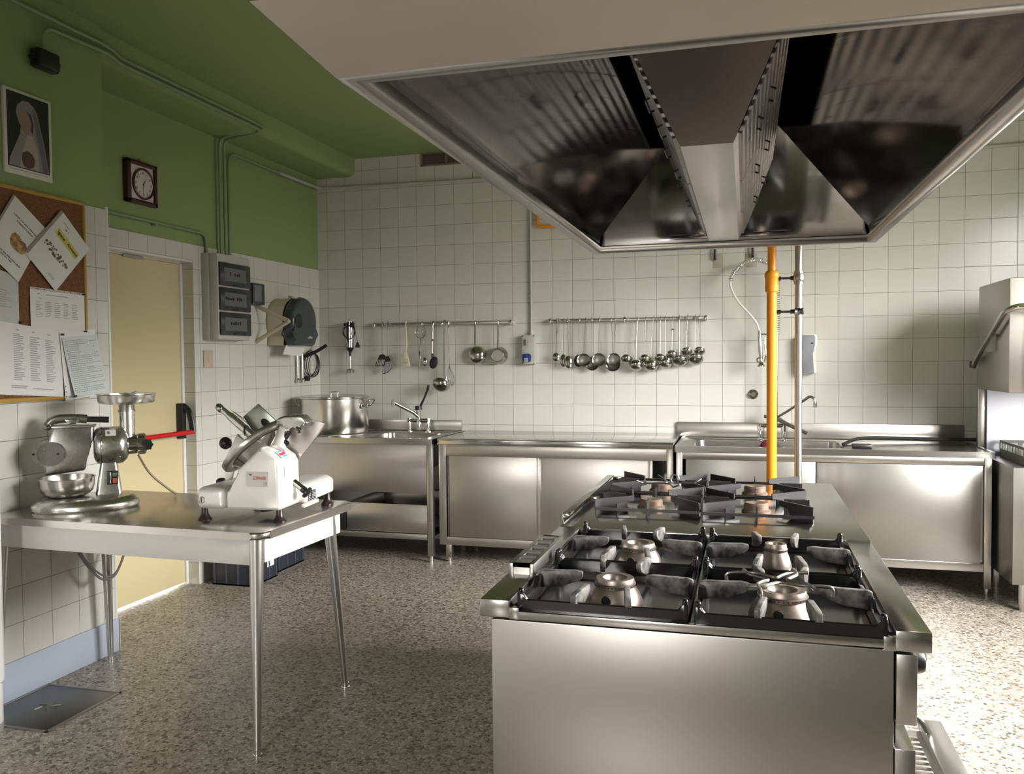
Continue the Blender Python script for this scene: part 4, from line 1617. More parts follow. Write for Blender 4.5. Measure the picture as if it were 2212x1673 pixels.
mb.lathe([(0, 0.3), (0.5, 0.25), (0.9, 0.1), (1.0, 0.0), (0.9, 0.04), (0.5, 0.18), (0, 0.22)], 28, T)
mb.tube([(0.911, UY, 1.45), (0.914, UY, 1.42)], 0.010, 10)
mb.build('bowl', dk, t)
relocate(t, 0.919, RZ)

# big ladle and whisk
t = hang('ladle', 'very large long-handled ladle hanging lowest on the short rail', 'ladle', 1.01, 1.0)
mb = MB()
hook_handle(mb, 1.014, 1.009, 1.255, 0.021, UY - 0.012)
mb.build('handle', M['steel_dk'], t)
mb = MB()
r = 0.067
T = Matrix.Translation((0.999, UY - 0.05, 1.215)) @ Matrix.Rotation(R(-48), 4, 'X') @ Matrix.Diagonal((1, 1, 0.95, 1))
mb.lathe([(0.0, -r * 0.8)] + [(r * math.sin(R(a)), -r * 0.8 * math.cos(R(a))) for a in range(10, 91, 10)] + [(r * 1.02, 0.002), (r * 0.97, 0.002)] + [(r * 0.95 * math.sin(R(a)), -r * 0.75 * math.cos(R(a))) for a in range(80, -1, -16)], 40, T)
mb.build('bowl', M['spoon'], t)
relocate(t, 1.014, RZ)
t = hang('whisk', 'balloon whisk with thin wires beside the very large ladle', 'whisk', 1.04, 1.07)
mb = MB()
hook_handle(mb, 1.042, 1.046, 1.45, 0.012, UY + 0.002)
mb.build('handle', M['polish'], t)
mb = MB()
for k in range(6):
    a = math.pi * k / 6
    for s in (-1, 1):
        pass
    pts = [(1.046, 0, 1.46), (1.048 + 0.006 * math.cos(a), 0.006 * math.sin(a), 1.34), (1.058 + 0.034 * math.cos(a), 0.028 * math.sin(a), 1.255), (1.066, 0, 1.205), (1.058 - 0.034 * math.cos(a), -0.028 * math.sin(a), 1.255), (1.048 - 0.006 * math.cos(a), -0.006 * math.sin(a), 1.34), (1.046, 0, 1.46)]
    mb.tube([(p[0], p[1] + UY + 0.004, p[2]) for p in smooth_path(pts, 5)], 0.0010, 5)
mb.build('wires', M['spoon'], t)
relocate(t, 1.042, RZ)


def pan(label, x0, x1, z, r, dome, m):
    t = hang('saucepan', label, 'pan', x0, x1)
    mb = MB()
    mb.tube([(x0, RYR + 0.006, RZ + 0.010), (x0, RYR - 0.004, RZ + 0.015), (x0, UY, RZ + 0.006), (x0, UY, RZ - 0.012)], 0.003, 8)
    mb.torus((x0, UY, RZ - 0.018), 0.007, 0.0022, axis='y', n=18)
    n = 9
    zt_ = z + r
    for k in range(n):
        za = RZ - 0.026 - (RZ - 0.026 - zt_) * k / n
        zb_ = RZ - 0.026 - (RZ - 0.026 - zt_) * (k + 1) / n
        xa = x0 + (x1 - x0) * k / n
        mb.box(xa - 0.006, xa + 0.006, UY - 0.004, UY + 0.002, zb_ + 0.002, za, 0.0015)
    mb.tube([(x0, UY, RZ - 0.025), (x1, UY, zt_ - 0.004)], 0.003, 8)
    mb.build('handle', M['steel_dk'], t)
    mb = MB()
    T = Matrix.Translation((x1 + 0.004, UY + 0.035, z)) @ Matrix.Rotation(R(90), 4, 'X')
    if dome:
        prof = [(r * 1.02, 0.0), (r * 1.03, 0.003), (r, 0.006)] + [(r * math.cos(R(a)), 0.006 + r * 0.62 * math.sin(R(a))) for a in range(10, 90, 10)] + [(0, 0.006 + r * 0.62)]
    else:
        prof = [(r * 1.02, 0.0), (r * 1.03, 0.003), (r, 0.006), (r * 0.93, 0.045), (r * 0.78, 0.062), (r * 0.70, 0.064), (r * 0.68, 0.062), (0, 0.062)]
    mb.lathe(prof, 44, T)
    mb.build('bowl', m, t)
    relocate(t, x0, RZ)


pan('small round-bottomed pan with a chain-like handle on the short rail', 1.261, 1.258, 1.437, 0.068, True, M['spoon'])
pan('small flat-bottomed pan at the socket end of the short rail', 1.442, 1.437, 1.431, 0.064, False, M['steel'])

# ---- stick blender
t = thing('stick_blender', 'steel stick blender wound with black cord on the tiles above the stock pot', 'blender', (0.212, -0.05, 1.71))
Tm = Matrix.Translation((-0.212, 0.05, -1.71))
mb = MB(Tm)
mb.cyl((0.212, -0.05, 1.71), (0.209, -0.05, 1.505), 0.030, 0.031, n=28)
mb.build('body', M['polish'], t)
mb = MB(Tm)
mb.box(0.196, 0.212, -0.084, -0.076, 1.55, 1.705, 0.003)
mb.build('grip_strip', M['black'], t)
mb = MB(Tm)
mb.lathe([(0.032, 1.507), (0.028, 1.495), (0.012, 1.470), (0.009, 1.45), (0.009, 1.437), (0, 1.437)], 24, Matrix.Translation((0.209, -0.05, 0)))
mb.build('neck', M['black'], t)
mb = MB(Tm)
mb.cyl((0.209, -0.05, 1.44), (0.208, -0.05, 1.335), 0.007, n=16)
mb.build('shaft', M['polish'], t)
mb = MB(Tm)
mb.cyl((0.208, -0.05, 1.338), (0.208, -0.05, 1.331), 0.012, 0.028, n=24)
mb.torus((0.208, -0.05, 1.328), 0.029, 0.003, n=28)
for k in range(6):
    a = R(60 * k)
    mb.box(0.208 + 0.029 * math.cos(a) - 0.003, 0.208 + 0.029 * math.cos(a) + 0.003, -0.05 + 0.029 * math.sin(a) - 0.003, -0.05 + 0.029 * math.sin(a) + 0.003, 1.304, 1.33)
mb.build('blade_guard', M['steel_dk'], t)
mb = MB(Tm)
mb.box(0.172, 0.188, -0.085, -0.07, 1.675, 1.70, 0.003)
mb.box(0.228, 0.262, -0.095, -0.07, 1.665, 1.705, 0.006)
loops = []
for k in range(61):
    a = 2 * math.pi * k / 20
    loops.append((0.220 + (0.050 + 0.004 * math.sin(k * 0.7)) * math.cos(a), -0.088 + 0.008 * math.sin(a * 0.5), 1.63 + (0.052 + 0.006 * math.cos(k * 0.35)) * math.sin(a)))
mb.tube(loops, 0.0028, 6)
mb.tube(smooth_path([(0.262, -0.085, 1.685), (0.275, -0.085, 1.63), (0.285, -0.08, 1.57), (0.285, -0.07, 1.54)], 5), 0.0028, 6)
mb.tube(smooth_path([(0.200, -0.088, 1.58), (0.205, -0.09, 1.55), (0.185, -0.09, 1.51)], 5), 0.0028, 6)
mb.build('cord', M['black'], t)
mb = MB(Tm)
mb.prism([(0.281, 1.548), (0.289, 1.548), (0.302, 1.505), (0.268, 1.505)], -0.082, -0.058, 'y', 0.003)
mb.build('plug', M['black'], t)

# ---- surface socket with a switch, conduit above
t = thing('wall_socket', 'grey surface socket with a rotary switch and a blue flap between the two rails', 'socket', (1.672, 0, 1.472))
mb = MB()
mb.box(-0.050, 0.050, -0.055, 0, -0.11, 0.11, 0.006)
mb.build('box', mat('light_grey_plastic', (0.45, 0.45, 0.40), 0.4), t)
mb = MB()
mb.lathe([(0, 0.062), (0.018, 0.062), (0.024, 0.055)], 28, Matrix.Translation((-0.012, 0, 0.055)) @ Matrix.Rotation(R(90), 4, 'X'))
mb.box(-0.016, -0.008, -0.072, -0.060, 0.032, 0.078, 0.002)
mb.build('rotary_switch', mat('switch_grey', (0.33, 0.31, 0.27), 0.4), t)
mb = MB()
mb.prism(rrect(-0.042, 0.022, -0.095, -0.030, 0.018), -0.075, -0.053, 'y', 0.004)
mb.build('socket_flap', M['blue'], t)
mb = MB()
mb.box(-0.028, 0.002, -0.079, -0.074, -0.095, -0.062, 0.002)
mb.build('flap_latch', M['greyp'], t)
mb = MB()
for x, z in ((-0.042, 0.102), (0.042, 0.102), (-0.042, -0.102), (0.042, -0.102)):
    mb.cyl((x, -0.0555, z), (x, -0.0545, z), 0.004, n=12)
mb.build('screws', M['dark'], t)


def conduit(name, label, pts, r, m, cat='conduit', clips=(), rad=0.06, closed=False, fit=()):
    t = thing(name, label, cat, pts[0])
    Tm = Matrix.Translation(-Vector(pts[0]))
    mb = MB(Tm)
    mb.tube(fillet(pts, rad, 6), r, 12)
    mb.build('tube', m, t)
    for c in clips:
        mb = MB(Tm)
        mb.box(c[0] - 0.012, c[0] + 0.012, c[1] - 0.012, c[1] + 0.012, c[2] - 0.006, c[2] + 0.006, 0.002)
        mb.build('clip', m, t)
    for a, b_ in fit:
        mb = MB(Tm)
        mb.cyl(a, b_, r * 1.5, n=14)
        mb.build('coupling', m, t)
    return t


M['cond_white'] = mat('pale_conduit', (0.46, 0.46, 0.40), 0.45)
conduit('conduit', 'pale vertical conduit running down the tiles into the grey socket', [(1.687, -0.014, 2.52), (1.687, -0.014, 1.58)], 0.0095, M['cond_white'], fit=[((1.687, -0.014, 1.612), (1.687, -0.014, 1.575))], clips=[(1.687, -0.012, 1.875)])
conduit('conduit', 'long dirty white conduit running along the top of the tiled back wall', [(XL + 0.028, -0.62, 2.782), (XL + 0.028, -0.018, 2.782), (2.4, -0.018, 2.755)], 0.012, M['cond_white'], rad=0.05, clips=[(0.20, -0.014, 2.777), (1.12, -0.014, 2.769)])
conduit('conduit', 'short grey conduit high on the tiles at the right edge of the hood', [(4.25, -0.016, 2.745), (5.4, -0.016, 2.755)], 0.012, M['cond_white'])
# orange gas stub on the tiles behind the hood edge
conduit('gas_pipe', 'short orange pipe elbow on the tiles behind the hood edge', [(1.745, -0.03, 2.62), (1.745, -0.03, 2.385), (2.3, -0.03, 2.385)], 0.013, M['orange'], 'pipe', rad=0.035, clips=[(1.75, -0.02, 2.41)])

# soap dispenser, valve, hooks, grille
t = thing('soap_dispenser', 'grey and white wall soap dispenser beside the slim riser pipe', 'soap dispenser', (3.648, 0, 1.42))
mb = MB()
ow = [(-0.050, 0.118), (-0.040, 0.134), (0.045, 0.134), (0.055, 0.115), (0.055, 0.06), (0.040, 0.0), (0.048, -0.08), (0.050, -0.132), (-0.044, -0.137), (-0.052, -0.07), (-0.043, 0.0), (-0.052, 0.06)]
mb.prism(ow, -0.095, 0.0, 'y', 0.006)
mb.build('housing', M['wplast'], t)
mb = MB()
fg_ = [(-0.044, 0.115), (-0.036, 0.128), (0.034, 0.128), (0.042, 0.112), (0.040, 0.06), (0.022, 0.0), (0.030, -0.08), (0.036, -0.13), (-0.036, -0.133), (-0.040, -0.07), (-0.033, 0.0), (-0.044, 0.06)]
mb.prism(fg_, -0.102, -0.09, 'y', 0.003)
fr = mb.build('front', mat('blue_grey_plastic', (0.24, 0.25, 0.28), 0.45), t)
mb = MB()
mb.box(0.012, 0.028, -0.1035, -0.1015, 0.068, 0.076)
mb.build('badge', M['black'], fr)
t = thing('wall_valve', 'round chrome valve rose on the tiles above the long sink', 'valve', (3.287, 0, 1.141))
mb = MB()
Tv = Matrix.Rotation(R(90), 4, 'X')
mb.lathe([(0.032, 0), (0.034, 0.006), (0.028, 0.012), (0.022, 0.018), (0.022, 0.030), (0.017, 0.034), (0, 0.034)], 32, Tv)
mb.build('rose', M['polish'], t)
for nm, x0, x1, z0, z1, hx, hz, lb in (('a', 3.015, 3.075, 2.033, 2.137, 3.027, 2.092, 'dark hook on a tan backing plate, the lower plate beside the hood'), ('b', 3.232, 3.312, 2.030, 2.128, 3.282, 2.10, 'dark hook on a tan backing plate above the spring hose arch')):
    t = thing('wall_hook', lb, 'hook', ((x0 + x1) / 2, 0, z0))
    Tm = Matrix.Translation((-(x0 + x1) / 2, 0, -z0))
    mb = MB(Tm)
    mb.box(x0, x1, -0.004, 0, z0, z1, 0.001)
    mb.build('plate', mat('tan_plate', (0.40, 0.37, 0.31), 0.5), t)
    mb = MB(Tm)
    mb.tube(fillet([(hx, -0.004, hz + 0.006), (hx, -0.03, hz), (hx, -0.03, hz + 0.11)], 0.012), 0.009, 10)
    mb.build('peg', M['iron'], t)
t = thing('vent_grille', 'rusty louvred vent grille high on the tiled back wall', 'grille', (1.02, 0, 2.965))
gm = mat('rusty_grille', (0.22, 0.18, 0.14), 0.6)
mb = MB()
mb.box(-0.205, 0.205, -0.012, 0, -0.066, -0.055)
mb.box(-0.205, 0.205, -0.012, 0, 0.03, 0.035)
for x in (-0.205, -0.006, 0.193):
    mb.box(x, x + 0.012, -0.012, 0, -0.066, 0.035)
mb.build('frame', gm, t)
mb = MB()
for k in range(9):
    z = -0.052 + k * 0.0095
    for a, b_ in ((-0.192, -0.007), (0.007, 0.192)):
        mb.quad([(a, -0.002, z), (b_, -0.002, z), (b_, -0.011, z + 0.004), (a, -0.011, z + 0.004)])
mb.build('louvres', gm, t)
mb = MB()
mb.box(-0.193, 0.193, -0.001, -0.0005, -0.055, 0.03)
mb.build('shaft', M['dark'], t)

# ================================================================== things on the left wall
# junction box and painted conduits
t = thing('junction_box', 'small black junction box on the green wall above the picture', 'junction box', (0.30, -3.113, 2.708))
mb = MB()
mb.box(-0.012, 0.045, -0.056, 0.056, -0.04, 0.04, 0.010)
mb.build('box', M['black'], t)
mb = MB()
for y, z in ((-0.05, 0.03), (0.05, 0.03), (-0.05, -0.03), (0.05, -0.03), (0.06, 0.0), (-0.06, 0.0)):
    mb.cyl((0.0, y, z), (0.03, y, z), 0.011, n=12)
mb.build('lugs', M['black'], t)
BX = 0.262
conduit('conduit', 'green painted conduit along the beam that hooks down to the black junction box', [(0.312, -3.113, 2.742), (0.312, -3.113, 2.858), (0.312, -2.72, 2.872), (BX + 0.004, -2.60, 2.872), (BX + 0.004, -1.345, 2.872), (XL + 0.03, -1.295, 2.852), (XL + 0.03, -1.295, 2.09)], 0.0095, M['green_pipe'], rad=0.06)
conduit('conduit', 'outer green painted conduit running the whole length of the beam edge', [(0.312, -5.6, 2.905), (0.312, -2.72, 2.905), (BX + 0.008, -2.60, 2.900), (BX + 0.008, -1.310, 2.900), (XL + 0.03, -1.345, 2.872 - 0.022), (XL + 0.03, -1.345, 2.09)], 0.0095, M['green_pipe'], rad=0.06)
conduit('conduit', 'green painted conduit turning from the grey panel along the wall to the tiled corner', [(XL + 0.024, -1.243, 2.09), (XL + 0.024, -1.243, 2.785), (XL + 0.024, -0.60, 2.782)], 0.0095, M['green_pipe'], rad=0.09)
conduit('conduit', 'green painted conduit running over the door and down into the grey panel', [(XL + 0.014, -2.76, 2.214), (XL + 0.014, -1.478, 2.214), (XL + 0.014, -1.478, 2.09)], 0.010, M['green_pipe'], rad=0.07, clips=[(XL + 0.012, -1.95, 2.20)])

# light switch
t = thing('light_switch', 'beige light switch on the tiles beside the door', 'switch', (XL, -1.471, 1.421))
mb = MB()
mb.box(0, 0.009, -0.046, 0.046, -0.053, 0.053, 0.003)
mb.build('plate', mat('beige_plastic', (0.52, 0.43, 0.33), 0.4), t)
mb = MB()
mb.box(0.008, 0.012, -0.006, 0.010, -0.022, 0.022, 0.002)
mb.build('rocker', mat('beige_plastic_rocker', (0.56, 0.47, 0.36), 0.35), t)

# distribution panel
t = thing('fuse_panel', 'grey surface fuse panel with three smoked doors beside the doorway', 'fuse box', (XL, -1.34, 1.815))
pg = mat('panel_grey', (0.46, 0.46, 0.43), 0.4)
sm = mat('smoked_acrylic', (0.03, 0.033, 0.036), 0.12, 0, 0.5)
mb = MB()
mb.box(0, 0.055, -0.178, 0.178, -0.275, 0.275, 0.003)
mb.box(0.055, 0.118, -0.176, 0.176, -0.273, 0.273, 0.008)
mb.build('body', pg, t)
for k in range(3):
    z0 = -0.245 + k * 0.158
    mb = MB()
    mb.box(0.117, 0.132, -0.168, 0.168, z0, z0 + 0.148, 0.006)
    d = mb.build('door', sm, t)
    mb = MB()
    mb.box(0.1321, 0.1326, -0.125, 0.115, z0 + 0.03, z0 + 0.115)
    dw = mb.build('window', mat('grey_module_row', (0.12, 0.125, 0.125), 0.3), d)
    mb = MB()
    rnd = random.Random(k)
    for q in range(9):
        if rnd.random() < 0.72:
            y = -0.115 + q * 0.024
            mb.box(0.1326, 0.1330, y, y + rnd.uniform(0.012, 0.022), z0 + 0.068, z0 + 0.068 + rnd.uniform(0.010, 0.024))
    mb.build('breakers', M['dark'], d)
    mb = MB()
    mb.box(0.131, 0.137, -0.03, 0.03, z0 + 0.004, z0 + 0.012, 0.002)
    mb.build('latch', M['black'], d)
# small dark switch box
t = thing('switch_box', 'small dark switch box between the fuse panel and the towel dispenser', 'switch box', (XL, -0.985, 1.868))
mb = MB()
mb.box(0, 0.075, -0.073, 0.073, -0.073, 0.073, 0.005)
mb.build('box', mat('charcoal_plastic', (0.05, 0.055, 0.065), 0.4), t)
mb = MB()
mb.box(0.0745, 0.078, -0.06, 0.028, -0.055, 0.06, 0.003)
mb.build('lid', mat('slate_plastic', (0.16, 0.18, 0.21), 0.3), t)

# round towel dispenser
bs = mat('dispenser_beige', (0.50, 0.46, 0.33), 0.45)
TX = 0.085
sk = mat('smoked_cover', (0.30, 0.34, 0.35), 0.10, 0, 0.5, trans=0.78, ior=1.35)
t = thing('towel_dispenser', 'paper towel dispenser with a round smoked cover on the tiles near the corner', 'towel dispenser', (XL, -0.62, 1.69))


def dpoly(r, y0=0.0, low=-0.175, wl=0.19, k=14):
    pts = [(r * math.cos(R(a)) + y0, r * math.sin(R(a))) for a in [(-30 + 240 * i / k) for i in range(k + 1)]]
    return pts + [(-wl + 0.03, low), (wl - 0.03, low)]


mb = MB()
mb.prism(dpoly(0.172), 0.0, 0.012, 'x', 0.002)
outl = dpoly(0.172)
n_ = len(outl)
for i in range(n_):
    j = (i + 1) % n_
    a, b_ = outl[i], outl[j]
    mb.quad([(0.0, a[0], a[1]), (0.0, b_[0], b_[1]), (0.135, b_[0], b_[1]), (0.135, a[0], a[1])])
mb.build('back_shell', bs, t)
mb = MB()
mb.prism(dpoly(0.176, low=-0.178), 0.133, 0.225, 'x', 0.030, 4)
bmesh.ops.recalc_face_normals(mb.bm, faces=mb.bm.faces)
mb.build('cover', mat('smoked_grey_cover', (0.052, 0.062, 0.064), 0.13, 0, 0.5), t)
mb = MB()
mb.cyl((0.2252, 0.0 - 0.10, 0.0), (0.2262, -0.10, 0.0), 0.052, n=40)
mb.build('core_disc', mat('dark_roll_core', (0.02, 0.024, 0.026), 0.15), t)  # dark roll core behind the smoked cover, drawn as a disc on its face
mb = MB()
mb.box(0.2255, 0.2262, 0.03, 0.095, -0.122, -0.112)
mb.box(0.2255, 0.2262, 0.05, 0.075, -0.113, -0.106)
mb.build('emblem', mat('pale_emblem', (0.35, 0.38, 0.38), 0.4), t, label='small pale emblem moulded into the smoked cover')
mb = MB()
for a, b_ in (((0.0, 0.10), (0.262, 0.0)), ((0.0, -0.155), (0.262, 0.0))):
    A = Vector((a[0] + 0.004, -0.30, a[1] + 0.005))
    B = Vector((b_[0], -0.30, b_[1] - 0.01))
    mb.tube([A, B], 0.007, 8, flat=((0, 1, 0), 2.2))
mb.ball((0.262, -0.30, -0.012), 0.013, 0.018, 0.013, 16, 10)
mb.build('bracket_arms', bs, t, label='beige V-shaped bracket at the open side')
for y in (-0.075, 0.06):
    mb = MB()
    mb.box(0.14, 0.17, y - 0.02, y + 0.02, 0.165, 0.183, 0.003)
    mb.build('hinge', M['greyp'], t)
mb = MB()
v = [(0.08, -0.145, -0.176), (0.08, 0.085, -0.176), (0.15, 0.085, -0.176), (0.10, 0.0, -0.24)]
mb.quad([(0.150, -0.150, -0.174), (0.150, 0.125, -0.174), (0.135, 0.090, -0.250), (0.135, -0.175, -0.240)])
mb.quad([(0.151, -0.150, -0.174), (0.151, 0.125, -0.174), (0.136, 0.090, -0.250), (0.136, -0.175, -0.240)])
tw = mb.build('paper_towel', M['paper'], t, recalc=False)

# hanging shafts and coiled black cord under the dispenser
t = thing('blender_shaft', 'pair of steel mixing shafts hanging on the tiles under the towel dispenser', 'mixer attachment', (XL, -0.36, 1.45))
for y in (-0.035, 0.036):
    mb = MB()
    mb.cyl((0.022, y, 0.02), (0.022, y, -0.185), 0.0095, n=16)
    s_ = mb.build('shaft', M['polish'], t)
    mb = MB()
    mb.cyl((0.022, y, -0.180), (0.022, y, -0.192), 0.010, 0.020, n=18)
    mb.cyl((0.022, y, -0.192), (0.022, y, -0.212), 0.020, 0.019, n=18, cap=False)
    mb.build('blade_guard', M['polish'], s_)
t = thing('coiled_cord', 'coiled black cord with a plug hanging in the tiled corner', 'cord', (XL, -0.17, 1.38))
mb = MB()
rnd = random.Random(5)
for k in range(4):
    cy, cz, ry, rz, tl = (0.0 + 0.016 * k - 0.02, 0.0 - 0.004 * k, 0.118 - 0.010 * k, 0.098 - 0.006 * (k % 2), R(25 - 22 * k))
    pts = []
    for i in range(29):
        a = 2 * math.pi * i / 28
        yy, zz = ry * math.cos(a), rz * math.sin(a)
        pts.append((0.012 + 0.004 * k, cy + yy * math.cos(tl) - zz * math.sin(tl), cz + yy * math.sin(tl) + zz * math.cos(tl)))
    mb.tube(pts[:-1], 0.0032, 6, closed=True)
mb.tube(smooth_path([(0.02, -0.06, 0.09), (0.02, -0.12, 0.06), (0.03, -0.128, 0.02)], 4), 0.004, 6)
mb.build('loops', M['black'], t)
mb = MB()
mb.cyl((0.01, -0.095, -0.115), (0.045, -0.095, -0.115), 0.020, n=16)
mb.box(0.02, 0.025, -0.07, -0.06, -0.118, -0.112)
mb.build('plug', M['black'], t)
mb = MB()
mb.tube(smooth_path([(0.16, -0.02, 0.145), (0.10, -0.06, 0.10), (0.02, -0.12, 0.055)], 4), 0.007, 8, flat=((0, 1, 0), 2))
mb.build('strap', M['iron'], t)

# wall clock
t = thing('wall_clock', 'square brown-framed wall clock with a round dial on the green wall', 'clock', (XL, -2.066, 2.418))
cb = mat('dark_red_brown_wood', (0.055, 0.014, 0.012), 0.35)
s = 0.122
mb = MB()
for a in ((-s, s, s - 0.028, s - 0.004), (-s, s, -s, -s + 0.024)):
    mb.box(0.0, 0.03, a[0], a[1], a[2], a[3], 0.004)
for a in ((-s, -s + 0.030), (s - 0.022, s)):
    mb.box(0.0, 0.03, a[0], a[1], -s, s - 0.004, 0.004)
mb.build('frame', cb, t)
mb = MB()
mb.box(0.004, 0.016, -s + 0.02, s - 0.02, -s + 0.02, s - 0.02)
mb.build('backing', mat('pinkish_white_card', (0.62, 0.56, 0.55), 0.5), t)
TC = Matrix.Translation((0.016, 0.014, -0.004)) @ Matrix.Rotation(R(90), 4, 'Y')
mb = MB()
mb.lathe([(0.088, 0), (0.088, 0.010), (0.082, 0.014), (0.077, 0.010), (0.077, 0.004)], 48, TC)
mb.build('dial_ring', mat('maroon_ring', (0.09, 0.012, 0.016), 0.3), t)
mb = MB()
mb.lathe([(0.078, 0.003), (0, 0.0035)], 48, TC)
dl = mb.build('dial', mat('ivory_dial', (0.60, 0.56, 0.54), 0.4), t)
TN = Matrix.Translation((0.0202, 0.014, -0.004)) @ Matrix(((0, 0, 1, 0), (1, 0, 0, 0), (0, 1, 0, 0), (0, 0, 0, 1)))
mb = MB()
for h in range(1, 13):
    a = R(90 - 30 * h)
    mb.text(str(h), 0.022, TN @ Matrix.Translation((0.060 * math.cos(a), 0.060 * math.sin(a), 0)))
mb.build('numerals', M['ink'], dl)
def hand(mb, ang, L_, w):
    a = R(90 - ang)
    d = Vector((math.cos(a), math.sin(a), 0)); n = Vector((-d.y, d.x, 0))
    q = [TN @ (d * -0.008 + n * w + Vector((0, 0, 0.003))), TN @ (d * L_ + n * w * 0.4 + Vector((0, 0, 0.003))), TN @ (d * L_ - n * w * 0.4 + Vector((0, 0, 0.003))), TN @ (d * -0.008 - n * w + Vector((0, 0, 0.003)))]
    mb.quad(q)
mb = MB()
hand(mb, 32, 0.040, 0.003)
mb.build('hour_hand', M['black'], dl)
mb = MB()
hand(mb, 183, 0.060, 0.0022)
mb.build('minute_hand', M['black'], dl)
mb = MB()
mb.torus((0.006, 0.0, s + 0.004), 0.006, 0.002, axis='x', n=14, m=6)
mb.build('hanger', M['iron'], t)

# framed print: plain veiled figure
t = thing('picture', 'white-edged print of a veiled figure on a dark ground, above the cork board', 'picture', (0.283, -3.19, 2.37))
pw, ph = 0.122, 0.177
mb = MB()
mb.box(0.0, 0.012, -pw, pw, -ph, ph, 0.001)
mb.build('mount', mat('yellowed_white_card', (0.62, 0.62, 0.54), 0.35), t)
mb = MB()
mb.box(0.012, 0.0126, -pw + 0.014, pw - 0.014, -ph + 0.03, ph - 0.012)
pr_ = mb.build('print', mat('print_dark_ground', (0.016, 0.017, 0.018), 0.35), t)
def flat_shape(name, pts, x, m, parent):
    mb = MB()
    vs = [mb._v((x, a, b)) for a, b in pts]
    mb.bm.faces.new(vs)
    lo_ = [mb._v((x - 0.0003, a, b)) for a, b in pts]
    mb.bm.faces.new(list(reversed(lo_)))
    for i in range(len(pts)):
        j = (i + 1) % len(pts)
        mb.bm.faces.new((lo_[i], lo_[j], vs[j], vs[i]))
    return mb.build(name, m, parent)
veil = [(-0.064, 0.085), (-0.055, 0.115), (-0.030, 0.138), (0.000, 0.142), (0.030, 0.125), (0.048, 0.095), (0.062, 0.04), (0.080, -0.02), (0.095, -0.10), (0.103, -0.143), (-0.104, -0.143), (-0.098, -0.112), (-0.070, -0.055), (-0.045, -0.005), (-0.040, 0.03), (-0.052, 0.05)]
flat_shape('veil', veil, 0.0131, mat('print_veil', (0.24, 0.23, 0.24), 0.4), pr_)
flat_shape('face', [(-0.046, 0.085), (-0.020, 0.10), (0.010, 0.085), (0.018, 0.05), (0.008, 0.02), (-0.012, 0.005), (-0.034, 0.02), (-0.042, 0.05)], 0.0136, mat('print_face', (0.30, 0.19, 0.14), 0.4), pr_)
flat_shape('hair', [(-0.008, 0.098), (0.014, 0.088), (0.026, 0.05), (0.020, 0.01), (0.010, 0.02), (0.014, 0.055), (0.004, 0.08)], 0.0139, mat('print_hair', (0.06, 0.045, 0.04), 0.4), pr_)
flat_shape('robe', [(-0.010, 0.000), (0.022, 0.0), (0.045, -0.06), (0.050, -0.143), (-0.050, -0.143), (-0.035, -0.07)], 0.0136, mat('print_robe', (0.38, 0.33, 0.28), 0.4), pr_)
flat_shape('posy', [(-0.035, -0.080), (-0.010, -0.068), (0.015, -0.078), (0.028, -0.10), (0.022, -0.13), (-0.005, -0.143), (-0.030, -0.135), (-0.040, -0.11)], 0.0142, mat('print_posy', (0.10, 0.055, 0.045), 0.4), pr_)
flat_shape('veil_fold', [(0.020, 0.120), (0.044, 0.088), (0.060, 0.03), (0.085, -0.06), (0.096, -0.143), (0.072, -0.143), (0.060, -0.07), (0.040, 0.0), (0.030, 0.06)], 0.0139, mat('print_fold', (0.13, 0.13, 0.145), 0.4), pr_)
mb = MB()
mb.box(0.0122, 0.0126, -0.10, 0.10, -ph + 0.020, -ph + 0.0215)
mb.build('caption_line', M['ink'], t)

# cork board
t = thing('cork_board', 'cork notice board in a yellow pine frame on the near side wall', 'notice board', (XN, -3.28, 1.69))
ck = mat('cork', (0.20, 0.085, 0.032), 0.8)
nt, N, L, b = nodes_of(ck)
cn = noise(nt, 160, 4)
L.new(ramp(nt, cn, [(0.3, (0.11, 0.045, 0.018)), (0.7, (0.24, 0.105, 0.042))]), b.inputs['Base Color'])
by0, by1, bz0, bz1 = -0.55, 0.385, -0.452, 0.448
mb = MB()
mb.box(0.0, 0.010, by0, by1, bz0, bz1)
mb.build('cork', ck, t)
mb = MB()
mb.box(0.0, 0.018, by0, by1, bz1 - 0.016, bz1, 0.002)
mb.box(0.0, 0.018, by0, by1, bz0, bz0 + 0.018, 0.002)
mb.box(0.0, 0.018, by1 - 0.012, by1, bz0 + 0.018, bz1 - 0.016, 0.002)
mb.build('frame', M['wood_y'], t)

